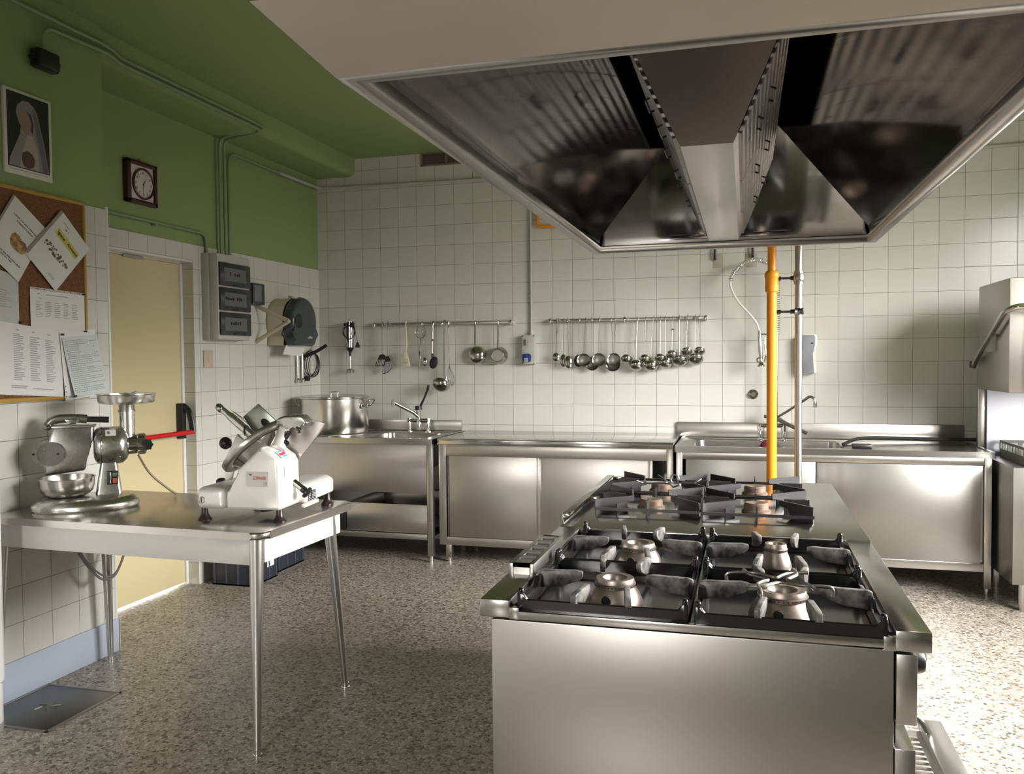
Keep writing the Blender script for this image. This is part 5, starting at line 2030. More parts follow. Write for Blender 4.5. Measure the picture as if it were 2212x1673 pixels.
# sheets pinned on the board; y is the across direction, z up; each stands off the cork a little more
def sheet(name, label, corners, off, m=None, cat='paper', bend=0.0):
    """corners: four (y,z) from the upper left, clockwise"""
    cy = sum(c[0] for c in corners) / 4
    cz = sum(c[1] for c in corners) / 4
    t = thing(name, label, cat, (XN + 0.010 + off, cy, cz))
    mb = MB()
    n = 8
    a, b_, c, d = [Vector((0, p[0] - cy, p[1] - cz)) for p in corners]
    g_ = []
    for i in range(n + 1):
        row = []
        for j in range(n + 1):
            u, v_ = j / n, i / n
            p = (a * (1 - u) + b_ * u) * (1 - v_) + (d * (1 - u) + c * u) * v_
            p.x = bend * (v_ ** 2) + 0.002 * math.sin(3 * u) * v_
            row.append(p)
        g_.append(row)
    for s_, dx in ((1, 0.0005), (-1, 0.0)):
        vs = [[mb._v(p + Vector((dx, 0, 0))) for p in row] for row in g_]
        for i in range(n):
            for j in range(n):
                f = (vs[i][j], vs[i + 1][j], vs[i + 1][j + 1], vs[i][j + 1])
                mb.bm.faces.new(f if s_ > 0 else tuple(reversed(f)))
    mb.build('sheet', m or M['paper'], t, recalc=False)
    def at(u, v_, dx=0.0):
        p = (a * (1 - u) + b_ * u) * (1 - v_) + (d * (1 - u) + c * u) * v_
        p.x = bend * (v_ ** 2) + 0.002 * math.sin(3 * u) * v_ + 0.0009 + dx
        return p
    return t, at


def marks(name, t, at, rects, m):
    mb = MB()
    for (u0, v0, u1, v1) in rects:
        mb.quad([at(u0, v0), at(u0, v1), at(u1, v1), at(u1, v0)])
    return mb.build(name, m, t)


def printed_lines(u0, u1, v0, v1, n, rnd, fill=0.45, short=0.5):
    out = []
    for i in range(n):
        v_ = v0 + (v1 - v0) * i / n
        out.append((u0, v_, u0 + (u1 - u0) * rnd.uniform(short, 1.0), v_ + (v1 - v0) / n * fill))
    return out


M['ink_lt'] = mat('pale_print', (0.34, 0.34, 0.35), 0.7)
M['ink_blue'] = mat('faint_handwriting', (0.34, 0.37, 0.40), 0.7)


def board(px):   # table of points measured on the board: (y, z)
    return px
rnd = random.Random(21)
t, at = sheet('recipe_sheet', 'tilted white sheet with a bread picture pinned at the upper edge of the board', [(-3.278, 2.098), (-3.117, 1.979), (-3.274, 1.74), (-3.435, 1.859)], 0.008, cat='notice')
mb = MB()
for (u0, u1, v_) in ((0.16, 0.92, 0.21), (0.30, 0.78, 0.265)):
    k = 0
    u = u0
    while u < u1:
        w = rnd.uniform(0.02, 0.035)
        mb.quad([at(u, v_), at(u, v_ + 0.022), at(u + w, v_ + 0.022), at(u + w, v_)])
        u += w + rnd.choice((0.006, 0.006, 0.02))
for (u0, u1, v_) in ((0.14, 0.85, 0.80), (0.24, 0.62, 0.84)):
    u = u0
    while u < u1:
        w = rnd.uniform(0.02, 0.035)
        mb.quad([at(u, v_), at(u, v_ + 0.022), at(u + w, v_ + 0.022), at(u + w, v_)])
        u += w + rnd.choice((0.006, 0.02))
mb.build('print', M['ink'], t)
mb = MB()
bp = [(0.34, 0.50), (0.40, 0.44), (0.52, 0.43), (0.60, 0.46), (0.72, 0.45), (0.80, 0.50), (0.82, 0.58), (0.74, 0.64), (0.56, 0.66), (0.42, 0.64), (0.36, 0.58)]
mb.bm.faces.new([mb._v(at(u, v_)) for u, v_ in bp])
bread = mat('bread_picture', (0.36, 0.20, 0.07), 0.6)
nt, N, L, b = nodes_of(bread)
L.new(ramp(nt, noise(nt, 45, 4), [(0.35, (0.22, 0.10, 0.03)), (0.55, (0.42, 0.25, 0.10)), (0.75, (0.55, 0.42, 0.26))]), b.inputs['Base Color'])
mb.build('picture', bread, t)
mb = MB()
mb.quad([at(-0.055, 0.0), at(-0.055, 0.97), at(-0.002, 0.97), at(-0.002, 0.0)])
mb.build('sleeve_edge', mat('clear_sleeve', (0.30, 0.26, 0.24), 0.15), t)

t, at = sheet('hygiene_notice', 'tilted white sheet with a yellow title band at the right edge of the board', [(-3.028, 2.07), (-2.879, 1.927), (-3.084, 1.716), (-3.233, 1.859)], 0.012, cat='notice')
mb = MB()
mb.quad([at(0.14, 0.235), at(0.14, 0.355), at(0.89, 0.355), at(0.89, 0.235)])
mb.build('title_band', mat('yellow_highlight', (0.60, 0.52, 0.12), 0.6), t)
c_ = at(0, 0)
e1 = (at(1, 0) - at(0, 0)); e2 = (at(0, 0) - at(0, 1))
e1.x = 0; e2.x = 0
W_ = e1.length
e1n, e2n = e1.normalized(), e2.normalized()
def sheet_T(u, v_):
    p = at(u, v_, 0.0006)
    return Matrix(((0, 0, 1, p.x), (e1n.y, e2n.y, 0, p.y), (e1n.z, e2n.z, 0, p.z), (0, 0, 0, 1)))
mb = MB()
mb.text('Igiene', 0.022, sheet_T(0.30, 0.295))
mb.text('Alimenti', 0.022, sheet_T(0.70, 0.295))
mb.text('N. 1', 0.013, sheet_T(0.34, 0.165))
mb.build('title', M['dark'], t)
mb = MB()
for k in range(46):
    u, v_ = rnd.uniform(0.10, 0.90), 0
    v_ = 0.585 + rnd.uniform(-0.06, 0.06) * (1 - abs(u - 0.45))
    q = rnd.uniform(0.015, 0.04)
    a = rnd.uniform(0, 6)
    mb.bm.faces.new([mb._v(at(u + q * math.cos(a + i * 1.257) * rnd.uniform(0.6, 1.2), v_ + 0.7 * q * math.sin(a + i * 1.257), 0.00003 * k)) for i in range(5)])
fp = mat('food_picture', (0.14, 0.12, 0.09), 0.6)
nt, N, L, b = nodes_of(fp)
L.new(ramp(nt, noise(nt, 120, 3), [(0.3, (0.05, 0.045, 0.03)), (0.5, (0.18, 0.13, 0.09)), (0.6, (0.12, 0.14, 0.07)), (0.75, (0.36, 0.30, 0.26))]), b.inputs['Base Color'])
mb.build('picture', fp, t)
marks('print', t, at, [(0.14, 0.10, 0.34, 0.115), (0.62, 0.88, 0.80, 0.892), (0.60, 0.905, 0.78, 0.917)], M['ink_lt'])
mb = MB()
mb.quad([at(-0.075, 0.0), at(-0.075, 0.97), at(-0.002, 0.97), at(-0.002, 0.0)])
mb.build('sleeve_edge', mat('clear_sleeve_edge', (0.30, 0.26, 0.24), 0.15), t)

t, at = sheet('side_sheet', 'plain grey-white sheet half hidden behind the bread sheet and the white refrigerator', [(-3.44, 1.80), (-3.27, 1.765), (-3.271, 1.560), (-3.44, 1.565)], 0.003, mat('grey_paper', (0.52, 0.54, 0.52), 0.6), cat='paper')
marks('print', t, at, printed_lines(0.35, 0.85, 0.35, 0.7, 8, rnd, 0.3), M['ink_lt'])
t, at = sheet('table_sheet', 'landscape white sheet with five short printed columns below the yellow-titled sheet', [(-3.214, 1.727), (-2.911, 1.720), (-2.912, 1.505), (-3.214, 1.512)], 0.005, cat='notice')
rs = []
for c in range(5):
    u = 0.09 + c * 0.165
    rs += printed_lines(u, u + 0.125, 0.27, 0.60, 10 - (c % 3), rnd, 0.35, 0.55)
rs += [(0.28, 0.12, 0.68, 0.135), (0.12, 0.11, 0.17, 0.13), (0.14, 0.20, 0.20, 0.215)]
marks('print', t, at, rs, M['ink_lt'])
mb = MB()
mb.quad([at(0.0, 0.005, 0.0004), at(0.0, 0.045, 0.0004), at(1.0, 0.045, 0.0004), at(1.0, 0.005, 0.0004)])
se = mb.build('sleeve_edge', mat('milky_sleeve', (0.50, 0.47, 0.45), 0.2), t)
mb = MB()
for u in (0.09, 0.13, 0.24, 0.60, 0.72, 0.86, 0.90):
    mb.quad([at(u, 0.015, 0.0008), at(u, 0.034, 0.0008), at(u + 0.018, 0.034, 0.0008), at(u + 0.018, 0.015, 0.0008)])
mb.build('punch_holes', M['dark'], se)
t, at = sheet('menu_sheet', 'large white sheet with three long printed columns at the bottom of the board', [(-3.42, 1.58), (-3.053, 1.54), (-3.052, 1.25), (-3.42, 1.277)], 0.009, cat='notice')
rs = []
for c, n in ((0, 26), (1, 20), (2, 24)):
    u = 0.30 + c * 0.225
    rs += printed_lines(u, u + 0.15, 0.14 + 0.01 * c, 0.80, n, rnd, 0.42, 0.6)
rs += [(0.26, 0.86, 0.48, 0.875), (0.26, 0.885, 0.46, 0.9), (0.55, 0.89, 0.86, 0.902), (0.34, 0.075, 0.38, 0.09), (0.56, 0.075, 0.60, 0.09), (0.78, 0.075, 0.83, 0.09)]
marks('print', t, at, rs, M['ink_lt'])
t, at = sheet('backing_sheet', 'white punched sheet showing behind the handwritten one, over the board edge', [(-3.069, 1.534), (-2.858, 1.558), (-2.835, 1.253), (-3.044, 1.230)], 0.013, cat='paper')
mb = MB()
for v_ in (0.78, 0.86, 0.93):
    mb.quad([at(0.02, v_, 0.0004), at(0.02, v_ + 0.014, 0.0004), at(0.045, v_ + 0.014, 0.0004), at(0.045, v_, 0.0004)])
mb.build('punch_holes', M['dark'], t)
t, at = sheet('handwritten_sheet', 'bluish sheet of handwriting hanging over the lower corner of the board onto the tiles', [(-3.060, 1.512), (-2.853, 1.534), (-2.803, 1.263), (-3.010, 1.244)], 0.017, mat('bluish_paper', (0.56, 0.60, 0.60), 0.55), cat='paper', bend=0.018)
mb = MB()
for i in range(27):
    v_ = 0.06 + i * 0.033
    u = rnd.uniform(0.03, 0.08)
    end = rnd.choice((0.5, 0.7, 0.85, 0.92))
    while u < end:
        w = rnd.uniform(0.02, 0.07)
        if not (0.42 < u < 0.75 and 0.15 < v_ < 0.30):
            pts = [at(u + w * q / 5, v_ + 0.008 * math.sin(q * 2.1 + i), 0.0004) for q in range(6)]
            mb.tube(pts, 0.0006, 4)
        u += w + 0.018
mb.build('handwriting', M['ink_blue'], t)
for (y, z, lb, off) in ((-2.922, 1.714, 'dark pin at the corner of the five-column sheet by the pine frame', 0.0065), (-3.06, 1.527, 'dark pin joining the three-column sheet and the handwritten sheet', 0.015), (-2.925, 1.545, 'dark pin on the upper edge of the sheet behind the handwriting', 0.0145), (-3.018, 1.252, 'dark pin in the bottom corner of the handwritten sheet', 0.036), (-3.268, 1.572, 'large brown pin above the three-column sheet, on the cork', 0.006)):
    t = thing('push_pin', lb, 'pin', (XN + 0.010 + off, y, z))
    big = 1.6 if 'large' in lb else 1.0
    mb = MB()
    mb.lathe([(0, 0.0), (0.0045 * big, 0.0), (0.0035 * big, 0.004), (0.003 * big, 0.008), (0.005 * big, 0.010), (0.005 * big, 0.012), (0, 0.0125)], 14, Matrix.Rotation(R(90), 4, 'Y'))
    mb.build('head', M['black'] if big == 1 else mat('brown_pin', (0.10, 0.03, 0.02), 0.4), t)

# door panic bar (stands on the door leaf)
mb = MB()
bs_ = dr
mb = MB()
mb.box(0.0, 0.045, -0.075, -0.035, 0.925, 1.145, 0.006)
mb.tube(fillet([(0.045, -0.055, 1.125), (0.078, -0.055, 1.10), (0.098, -0.055, 1.03), (0.104, -0.055, 0.965)], 0.04), 0.014, 12, flat=((0, 1, 0), 1.4))
mb.box(0.0, 0.045, -0.86, -0.82, 0.925, 1.145, 0.006)
mb.tube(fillet([(0.045, -0.84, 1.125), (0.078, -0.84, 1.10), (0.098, -0.84, 1.03), (0.104, -0.84, 0.965)], 0.04), 0.014, 12, flat=((0, 1, 0), 1.4))
pb = mb.build('panic_device', M['black'], dr, label='black brackets of the panic bar')
mb = MB()
mb.cyl((0.104, -0.84, 0.968), (0.104, -0.05, 0.968), 0.0145, n=20)
mb.build('push_bar', M['red'], pb, label='red push bar')

# white refrigerator at the picture edge
t = thing('refrigerator', 'white refrigerator with rounded edges at the picture edge beside the table', 'refrigerator', (0.40, -3.90, 0))
mb = MB()
def rp(r, x0=-0.106, x1=0.112, y0=-0.33, y1=0.335):
    return rrect(x0, x1, y0, y1, r, 6)
mb.prism(rp(0.03), 0.19, 1.245, 'z', 0.006)
mb.build('body', M['white'], t)
mb = MB()
mb.prism(rp(0.03), 1.253, 1.72, 'z', 0.006)
mb.build('upper_door', M['white'], t)
mb = MB()
mb.prism(rp(0.03, -0.10, 0.106, -0.325, 0.329), 0.03, 0.188, 'z', 0.004)
mb.build('plinth', M['white'], t)
mb = MB()
mb.prism(rp(0.028, -0.10, 0.105, -0.326, 0.328), 0.0, 0.032, 'z')
mb.prism(rp(0.028, -0.10, 0.1055, -0.326, 0.3285), 0.180, 0.192, 'z')
mb.build('plinth_gap', M['greyp'], t)
mb = MB()
mb.box(0.1055, 0.1085, 0.20, 0.27, 0.12, 0.135, 0.001)
mb.build('badge', M['greyp'], t)

# floor hatch
t = thing('floor_hatch', 'square grey metal cover let into the terrazzo by the plinth', 'floor cover', (0.497, -3.372, 0))
mb = MB()
mb.box(-0.188, 0.188, -0.196, 0.196, 0.0, 0.003, 0.0008)
hm = steel('hatch_metal', (0.20, 0.20, 0.19), 0.42, (30, 30, 1), 0.08)
mb.build('cover', hm, t)
mb = MB()
for a in ((-0.19, 0.19, -0.198, -0.186), (-0.19, 0.19, 0.186, 0.198), (-0.19, -0.178, -0.198, 0.198), (0.178, 0.19, -0.198, 0.198)):
    mb.box(a[0], a[1], a[2], a[3], 0.0, 0.0045, 0.001)
mb.build('rim', mat('hatch_rim', (0.28, 0.28, 0.26), 0.35, 0.8), t)
mb = MB()
for k in range(5):
    a = R(72 * k)
    mb.tube([(0.02 * math.cos(a), 0.02 * math.sin(a), 0.0036), (0.05 * math.cos(a + 0.5), 0.05 * math.sin(a + 0.5), 0.0036)], 0.004, 6, flat=((0, 0, 1), 0.2))
mb.build('worn_star', mat('worn_bright', (0.34, 0.34, 0.32), 0.4, 0.7), t)

# dark blue crates by the wall
cm = mat('dark_blue_plastic', (0.024, 0.029, 0.040), 0.45)
def crate(label, x0, x1, y0, y1, h):
    t = thing('crate', label, 'crate', ((x0 + x1) / 2, (y0 + y1) / 2, 0), 0, 'dark crates on the floor')
    a, b_ = (x1 - x0) / 2, (y1 - y0) / 2
    mb = MB()
    w = 0.006
    mb.box(-a, a, -b_, b_, 0.0, 0.01)
    mb.box(-a, a, -b_, -b_ + w, 0.0, h, 0.002); mb.box(-a, a, b_ - w, b_, 0.0, h, 0.002)
    mb.box(-a, -a + w, -b_, b_, 0.0, h, 0.002); mb.box(a - w, a, -b_, b_, 0.0, h, 0.002)
    mb.build('body', cm, t)
    mb = MB()
    for s in (-1, 1):
        mb.box(-a - 0.008, a + 0.008, s * b_ - 0.008, s * b_ + 0.008, h - 0.02, h, 0.003)
        mb.box(s * a - 0.008, s * a + 0.008, -b_ - 0.008, b_ + 0.008, h - 0.02, h, 0.003)
    mb.build('rim', cm, t)
    mb = MB()
    for k in range(4):
        y = -b_ + 0.02 + k * (2 * b_ - 0.04) / 3
        mb.box(a - 0.002, a + 0.005, y - 0.005, y + 0.005, 0.01, h - 0.02, 0.002)
        x = -a + 0.02 + k * (2 * a - 0.04) / 3
        mb.box(x - 0.005, x + 0.005, -b_ - 0.005, -b_ + 0.002, 0.01, h - 0.02, 0.002)
    mb.build('ribs', mat('crate_edge', (0.06, 0.068, 0.09), 0.35), t)
    return t
ct = crate('dark blue crate with a red and white sticker by the wall', 0.0, 0.292, -1.585, -1.30, 0.20)
crate('unmarked dark blue crate behind the stickered crate', -0.02, 0.252, -1.235, -0.89, 0.20)
mb = MB()
mb.box(0.1465, 0.1475, 0.02, 0.10, 0.085, 0.165)
st = mb.build('sticker', mat('white_sticker', (0.75, 0.74, 0.72), 0.4), ct, label='white sticker with a red patch')
mb = MB()
mb.tube([(0.148, 0.03, 0.126), (0.148, 0.06, 0.140), (0.148, 0.092, 0.150)], [0.012, 0.015, 0.012], 10, flat=((1, 0, 0), 0.04))
mb.build('red_patch', mat('red_print', (0.65, 0.03, 0.02), 0.4), st)
mb = MB()
mb.cyl((0.1475, 0.045, 0.102), (0.1481, 0.045, 0.102), 0.010, n=16)
mb.build('grey_dot', M['greyp'], st)

# ================================================================== work table and the machines on it
TZ = 0.79
tb = thing('work_table', 'steel work table with splayed tapering legs along the near side wall', 'table', (0.955, -3.135, 0), R(-2))
hw, hd = 0.648, 0.352
mb = MB()
mb.prism(rrect(-hw, hw, -hd, hd, 0.055, 6), TZ - 0.027, TZ, 'z', 0.009, 3)
tt_ = steel('table_steel', (0.60, 0.58, 0.55), 0.24, (1.5, 25, 1), 0.07, bstr=0.006)
mb.build('tabletop', tt_, tb)
ap = mat('white_enamelled_apron', (0.66, 0.64, 0.61), 0.35, 0.0)
mb = MB()
mb.box(-hw + 0.06, hw - 0.065, -hd + 0.02, -hd + 0.032, TZ - 0.122, TZ - 0.026, 0.003)
mb.build('apron', ap, tb)
mb = MB()
mb.box(-hw + 0.06, hw - 0.065, hd - 0.062, hd - 0.05, TZ - 0.122, TZ - 0.026, 0.003)
mb.build('apron', ap, tb)
mb = MB()
mb.box(hw - 0.042, hw - 0.030, -hd + 0.06, hd - 0.10, TZ - 0.118, TZ - 0.026, 0.003)
mb.build('apron', ap, tb)
mb = MB()
mb.box(-hw + 0.025, -hw + 0.037, -hd + 0.06, hd - 0.10, TZ - 0.118, TZ - 0.026, 0.003)
mb.build('apron', ap, tb)
lm = steel('leg_aluminium', (0.56, 0.55, 0.53), 0.30, (4, 4, 1), 0.06, bstr=0)
for sx, sy, ox, oy in ((1, -1, 0.030, -0.062), (1, 1, 0.028, 0.072), (-1, 1, -0.005, 0.02), (-1, -1, -0.01, -0.05)):
    x0, y0 = sx * (hw - 0.055), -hd + 0.045 if sy < 0 else hd - 0.155
    if sx < 0 and sy > 0:
        y0 = hd - 0.13
    x1, y1 = x0 + ox, y0 + oy
    mb = MB()
    mb.cyl((x0, y0, TZ - 0.026), (x1, y1, 0.018), 0.0265, 0.0125, n=24)
    lg = mb.build('leg', lm, tb)
    mb = MB()
    mb.cyl((x1, y1, 0.0), (x1, y1, 0.006), 0.017, n=18)
    mb.cyl((x1, y1, 0.004), (x1, y1, 0.024), 0.0135, n=18)
    mb.build('foot', M['chrome'], lg)

# ------------------------------------------------------------------ grater and mincer
GO, GA = (0.60, -3.06, TZ), R(40)
t = thing('grater_mincer', 'cast aluminium cheese grater and meat mincer with a lever and a feed tray', 'grinder', GO, GA)
mb = MB()
TB = Matrix.Translation((-0.125, -0.085, 0)) @ Matrix.Diagonal((0.205, 0.148, 1, 1))
mb.lathe([(0, 0.0), (0.97, 0.0), (1.0, 0.006), (1.0, 0.022), (0.97, 0.032), (0.88, 0.046), (0.84, 0.048), (0, 0.048)], 56, TB)
mb.build('base', M['alu'], t)
mb = MB()
lo_ = rrect(-0.092, 0.012, -0.062, 0.062, 0.015)
hi_ = rrect(-0.070, -0.006, -0.045, 0.045, 0.012)
mb._skin([[mb._v((x, y, 0.044)) for x, y in lo_], [mb._v((x, y, 0.18)) for x, y in hi_]])
mb.build('column', M['alu'], t)
mb = MB()
mb.box(-0.047, -0.002, -0.0615, -0.050, 0.088, 0.146, 0.003, 2, Matrix.Translation((0, -0.001, 0)))
sw = mb.build('switch_panel', M['black'], t)
mb = MB()
mb.box(-0.024, -0.006, -0.068, -0.060, 0.122, 0.140, 0.002)
mb.build('start_button', mat('green_button', (0.10, 0.16, 0.10), 0.4), sw)
mb = MB()
mb.box(-0.024, -0.006, -0.068, -0.060, 0.094, 0.116, 0.002)
mb.build('stop_button', mat('red_button', (0.50, 0.10, 0.05), 0.4), sw)
mb = MB()
mb.box(-0.034, -0.027, -0.066, -0.060, 0.092, 0.142, 0.002)
mb.build('switch_bar', M['polish'], sw)
ZM = 0.252
TA = Matrix.Translation((0, 0, ZM)) @ Matrix.Rotation(R(90), 4, 'Y')
mb = MB()
mb.lathe([(0, -0.095), (0.052, -0.095), (0.068, -0.090), (0.078, -0.080), (0.081, -0.068), (0.081, 0.006), (0.078, 0.018), (0.062, 0.035), (0.045, 0.042), (0, 0.042)], 56, TA)
mb.build('motor_housing', M['alu'], t)
mb = MB()
mb.torus((-0.064, 0, ZM), 0.0805, 0.0035, axis='x', n=56, m=8)
mb.build('band', M['polish'], t)
mb = MB()
mb.lathe([(0.044, 0.040), (0.042, 0.075), (0.046, 0.078), (0.047, 0.105), (0.040, 0.112), (0, 0.112)], 40, TA)
mb.build('mincer_barrel', M['polish'], t)
mb = MB()
q = [Vector((-0.016, -0.0815 * math.cos(R(44)), ZM + 0.0815 * math.sin(R(44))))]
for k in range(5):
    a0, a1 = R(34 + 5 * k), R(39 + 5 * k)
    f = lambda a, u: (u, -0.0822 * math.cos(a), ZM + 0.0822 * math.sin(a))
    mb.quad([f(a0, -0.045), f(a0, -0.008), f(a1, -0.006), f(a1, -0.050)])
lb = mb.build('rating_label', M['wplast'], t)
mb = MB()
mb.quad([(-0.040, -0.0826 * math.cos(R(40)), ZM + 0.0826 * math.sin(R(40))), (-0.030, -0.0826 * math.cos(R(40)), ZM + 0.0826 * math.sin(R(40))), (-0.032, -0.0826 * math.cos(R(52)), ZM + 0.0826 * math.sin(R(52))), (-0.042, -0.0826 * math.cos(R(52)), ZM + 0.0826 * math.sin(R(52)))])
mb.build('label_emblem', M['ink'], lb)
# feed neck and tray
mb = MB()
mb.cyl((0.037, 0, ZM), (0.037, 0, 0.403), 0.031, n=32)
mb.build('feed_neck', M['alu'], t)
mb = MB()
mb.cyl((0.037, 0, 0.403), (0.037, 0, 0.428), 0.0305, 0.032, n=32)
mb.cyl((0.037, 0, 0.396), (0.037, 0, 0.404), 0.035, n=32)
mb.build('neck_collar', M['steel_dk'], t)
mb = MB()
TT = Matrix.Translation((0.037, 0, 0))
mb.lathe([(0.024, 0.428), (0.10, 0.430), (0.112, 0.436), (0.115, 0.444), (0.117, 0.470), (0.122, 0.473), (0.122, 0.475), (0.114, 0.474), (0.111, 0.444), (0.10, 0.437), (0.024, 0.434)], 64, TT)
mb.build('feed_tray', M['pot'], t)
# clamping star knob on the barrel
mb = MB()
st_ = []
for k in range(28):
    a = 2 * math.pi * k / 28
    rr = 0.0235 + 0.0045 * math.cos(7 * a)
    st_.append((0.114 + rr * math.cos(a), 0.253 + rr * math.sin(a)))
mb.prism(st_, -0.075, -0.052, 'y', 0.003)
mb.build('star_knob', M['black'], t)
mb = MB()
mb.cyl((0.114, -0.055, 0.253), (0.10, 0.0, 0.253), 0.009, n=14)
mb.build('knob_shaft', M['polish'], t)
# grater head
mb = MB()
mb.prism([(-0.246, 0.343), (-0.092, 0.343), (-0.095, 0.277), (-0.116, 0.255), (-0.127, 0.155), (-0.278, 0.140), (-0.283, 0.178), (-0.268, 0.26), (-0.251, 0.292)], -0.058, 0.058, 'y', 0.009, 3)
mb.build('grater_hopper', M['alu_dk'], t)
mb = MB()
mb.prism([(-0.250, 0.338), (-0.084, 0.339), (-0.084, 0.346), (-0.250, 0.346)], -0.063, 0.063, 'y', 0.002)
mb.build('hopper_rim', M['alu'], t)
mb = MB()
mb.cyl((-0.270, -0.045, 0.232), (-0.270, 0.045, 0.232), 0.055, n=44)
mb.build('drum_cover', M['alu'], t)
mb = MB()
mb.cyl((-0.254, -0.074, 0.232), (-0.254, -0.03, 0.232), 0.050, n=44)
dc = mb.build('drum_cap', M['alu_dk'], t)
mb = MB()
for u in (-0.318, -0.226):
    mb.cyl((u, -0.048 if u < -0.3 else -0.0765, 0.232), (u, -0.044 if u < -0.3 else -0.073, 0.232), 0.0045, n=14)
mb.build('screws', M['iron'], dc)
mb = MB()
mb.tube(smooth_path([(-0.268, 0, 0.342), (-0.250, 0, 0.365), (-0.222, 0, 0.374), (-0.17, 0, 0.374), (-0.118, 0, 0.369)], 5), [0.012] + [0.011] * 20, 12, flat=((0, 1, 0), 1.7))
mb.prism([(-0.205, 0.372), (-0.145, 0.372), (-0.160, 0.350), (-0.19, 0.350)], -0.03, 0.03, 'y', 0.004)
mb.ball((-0.268, 0, 0.340), 0.017, 0.024, 0.014, 18, 10)
lv = mb.build('lever', M['alu_dk'], t)
mb = MB()
mb.cyl((-0.118, 0, 0.368), (-0.034, 0, 0.363), 0.0125, 0.0135, n=20)
mb.build('grip', M['black'], lv)
# bowl under the grater
bo = MB()
bo.lathe([(0, 0.0), (0.062, 0.0), (0.082, 0.006), (0.098, 0.022), (0.105, 0.045), (0.107, 0.078), (0.112, 0.080), (0.112, 0.082), (0.105, 0.081), (0.102, 0.045), (0.094, 0.024), (0.078, 0.010), (0, 0.006)], 64)
ro = Matrix.Rotation(GA, 4, 'Z')
bp_ = Vector(GO) + ro @ Vector((-0.198, -0.045, 0.0485))
tag(bo.build('mixing_bowl', M['pot']), 'polished steel bowl standing under the grater hopper', 'bowl', loc=bp_)
# white bag in the tray
mb = MB()
rb = random.Random(9)
rings = []
for i in range(7):
    t_ = i / 6
    rr = 0.050 * math.cos(t_ * math.pi / 2 * 0.96)
    rings.append([mb._v((rr * (1 + 0.18 * rb.uniform(-1, 1)) * math.cos(2 * math.pi * k / 14), rr * 0.8 * (1 + 0.18 * rb.uniform(-1, 1)) * math.sin(2 * math.pi * k / 14), 0.048 * t_ ** 0.8)) for k in range(14)])
mb._skin(rings)
bg_ = mb.build('plastic_bag', mat('white_film', (0.66, 0.66, 0.65), 0.3))
tag(bg_, 'crumpled white plastic bag lying in the feed tray', 'bag', loc=Vector(GO) + ro @ Vector((0.075, 0.02, 0.438)))

# cable from the machine and the loops under the table
tag(MB().tube(smooth_path([(0.640, -2.985, TZ + 0.20), (0.655, -2.93, TZ + 0.11), (0.70, -2.87, TZ + 0.035), (0.725, -2.845, TZ + 0.006)], 6), 0.0048, 8).build('power_cable', mat('brown_cable', (0.16, 0.12, 0.07), 0.5)),
    'brown cable trailing from the mincer down to the table edge, in front of the door', 'cable')
cab = MB()
cab.tube(smooth_path([(0.33, -3.08, 0.70), (0.35, -3.06, 0.60), (0.372, -3.02, 0.50), (0.40, -2.96, 0.415), (0.42, -2.91, 0.41), (0.425, -2.87, 0.45), (0.43, -2.83, 0.53), (0.44, -2.80, 0.62), (0.445, -2.79, 0.70)], 6), 0.0055, 8)
cab.tube(smooth_path([(0.345, -3.08, 0.70), (0.362, -3.06, 0.59), (0.385, -3.01, 0.49), (0.41, -2.95, 0.425), (0.425, -2.90, 0.425), (0.432, -2.86, 0.48), (0.44, -2.82, 0.57), (0.448, -2.79, 0.70)], 6), 0.0045, 8)
tag(cab.build('cable', mat('grey_cable', (0.20, 0.19, 0.18), 0.45)), 'grey double cable hanging in a loop under the work table', 'cable')

# ------------------------------------------------------------------ slicer
SO, SA = (1.526, -3.288, TZ), R(6)
t = thing('meat_slicer', 'cast aluminium gravity meat slicer with a tilted blade on the work table', 'slicer', SO, SA)
ab = steel('bright_cast_aluminium', (0.86, 0.84, 0.81), 0.32, (2, 2, 2), 0.05)
ab.node_tree.nodes['Principled BSDF'].inputs['Metallic'].default_value = 0.45
M['alu_b'] = ab
for (u, v) in ((-0.308, 0.0), (0.0, 0.0), (0.035, 0.385), (-0.27, 0.36)):
    mb = MB()
    mb.lathe([(0, 0.0), (0.0255, 0.0), (0.0265, 0.004), (0.020, 0.012), (0.014, 0.024), (0.0115, 0.050), (0, 0.050)], 24, Matrix.Translation((u, v, 0)))
    mb.build('foot', mat('dark_brown_rubber', (0.022, 0.013, 0.012), 0.28), t)
mb = MB()
mb.box(-0.325, -0.205, -0.034, 0.30, 0.046, 0.130, 0.024, 4)
mb.build('side_base', ab, t)
mb = MB()
mb.prism([(-0.20, 0.046), (0.018, 0.046), (0.016, 0.222), (-0.002, 0.242), (-0.052, 0.284), (-0.064, 0.282), (-0.156, 0.196), (-0.160, 0.132), (-0.20, 0.120)], -0.034, 0.152, 'y', 0.013, 3)
mb.build('housing', ab, t)
mb = MB()
mb.prism([(-0.20, 0.046), (0.046, 0.046), (0.046, 0.105), (0.02, 0.122), (-0.20, 0.122)], 0.14, 0.435, 'y', 0.012, 3)
mb.build('rear_base', ab, t)
# motor hump between housing and blade
c0 = Vector((-0.158, 0.125, 0.272))
bt = R(41.7)
nrm = Vector((-math.sin(bt), 0, math.cos(bt)))
hum = c0 - nrm * 0.02
mb = MB()
TBl = Matrix.Translation(c0) @ Matrix.Rotation(-bt, 4, 'Y')
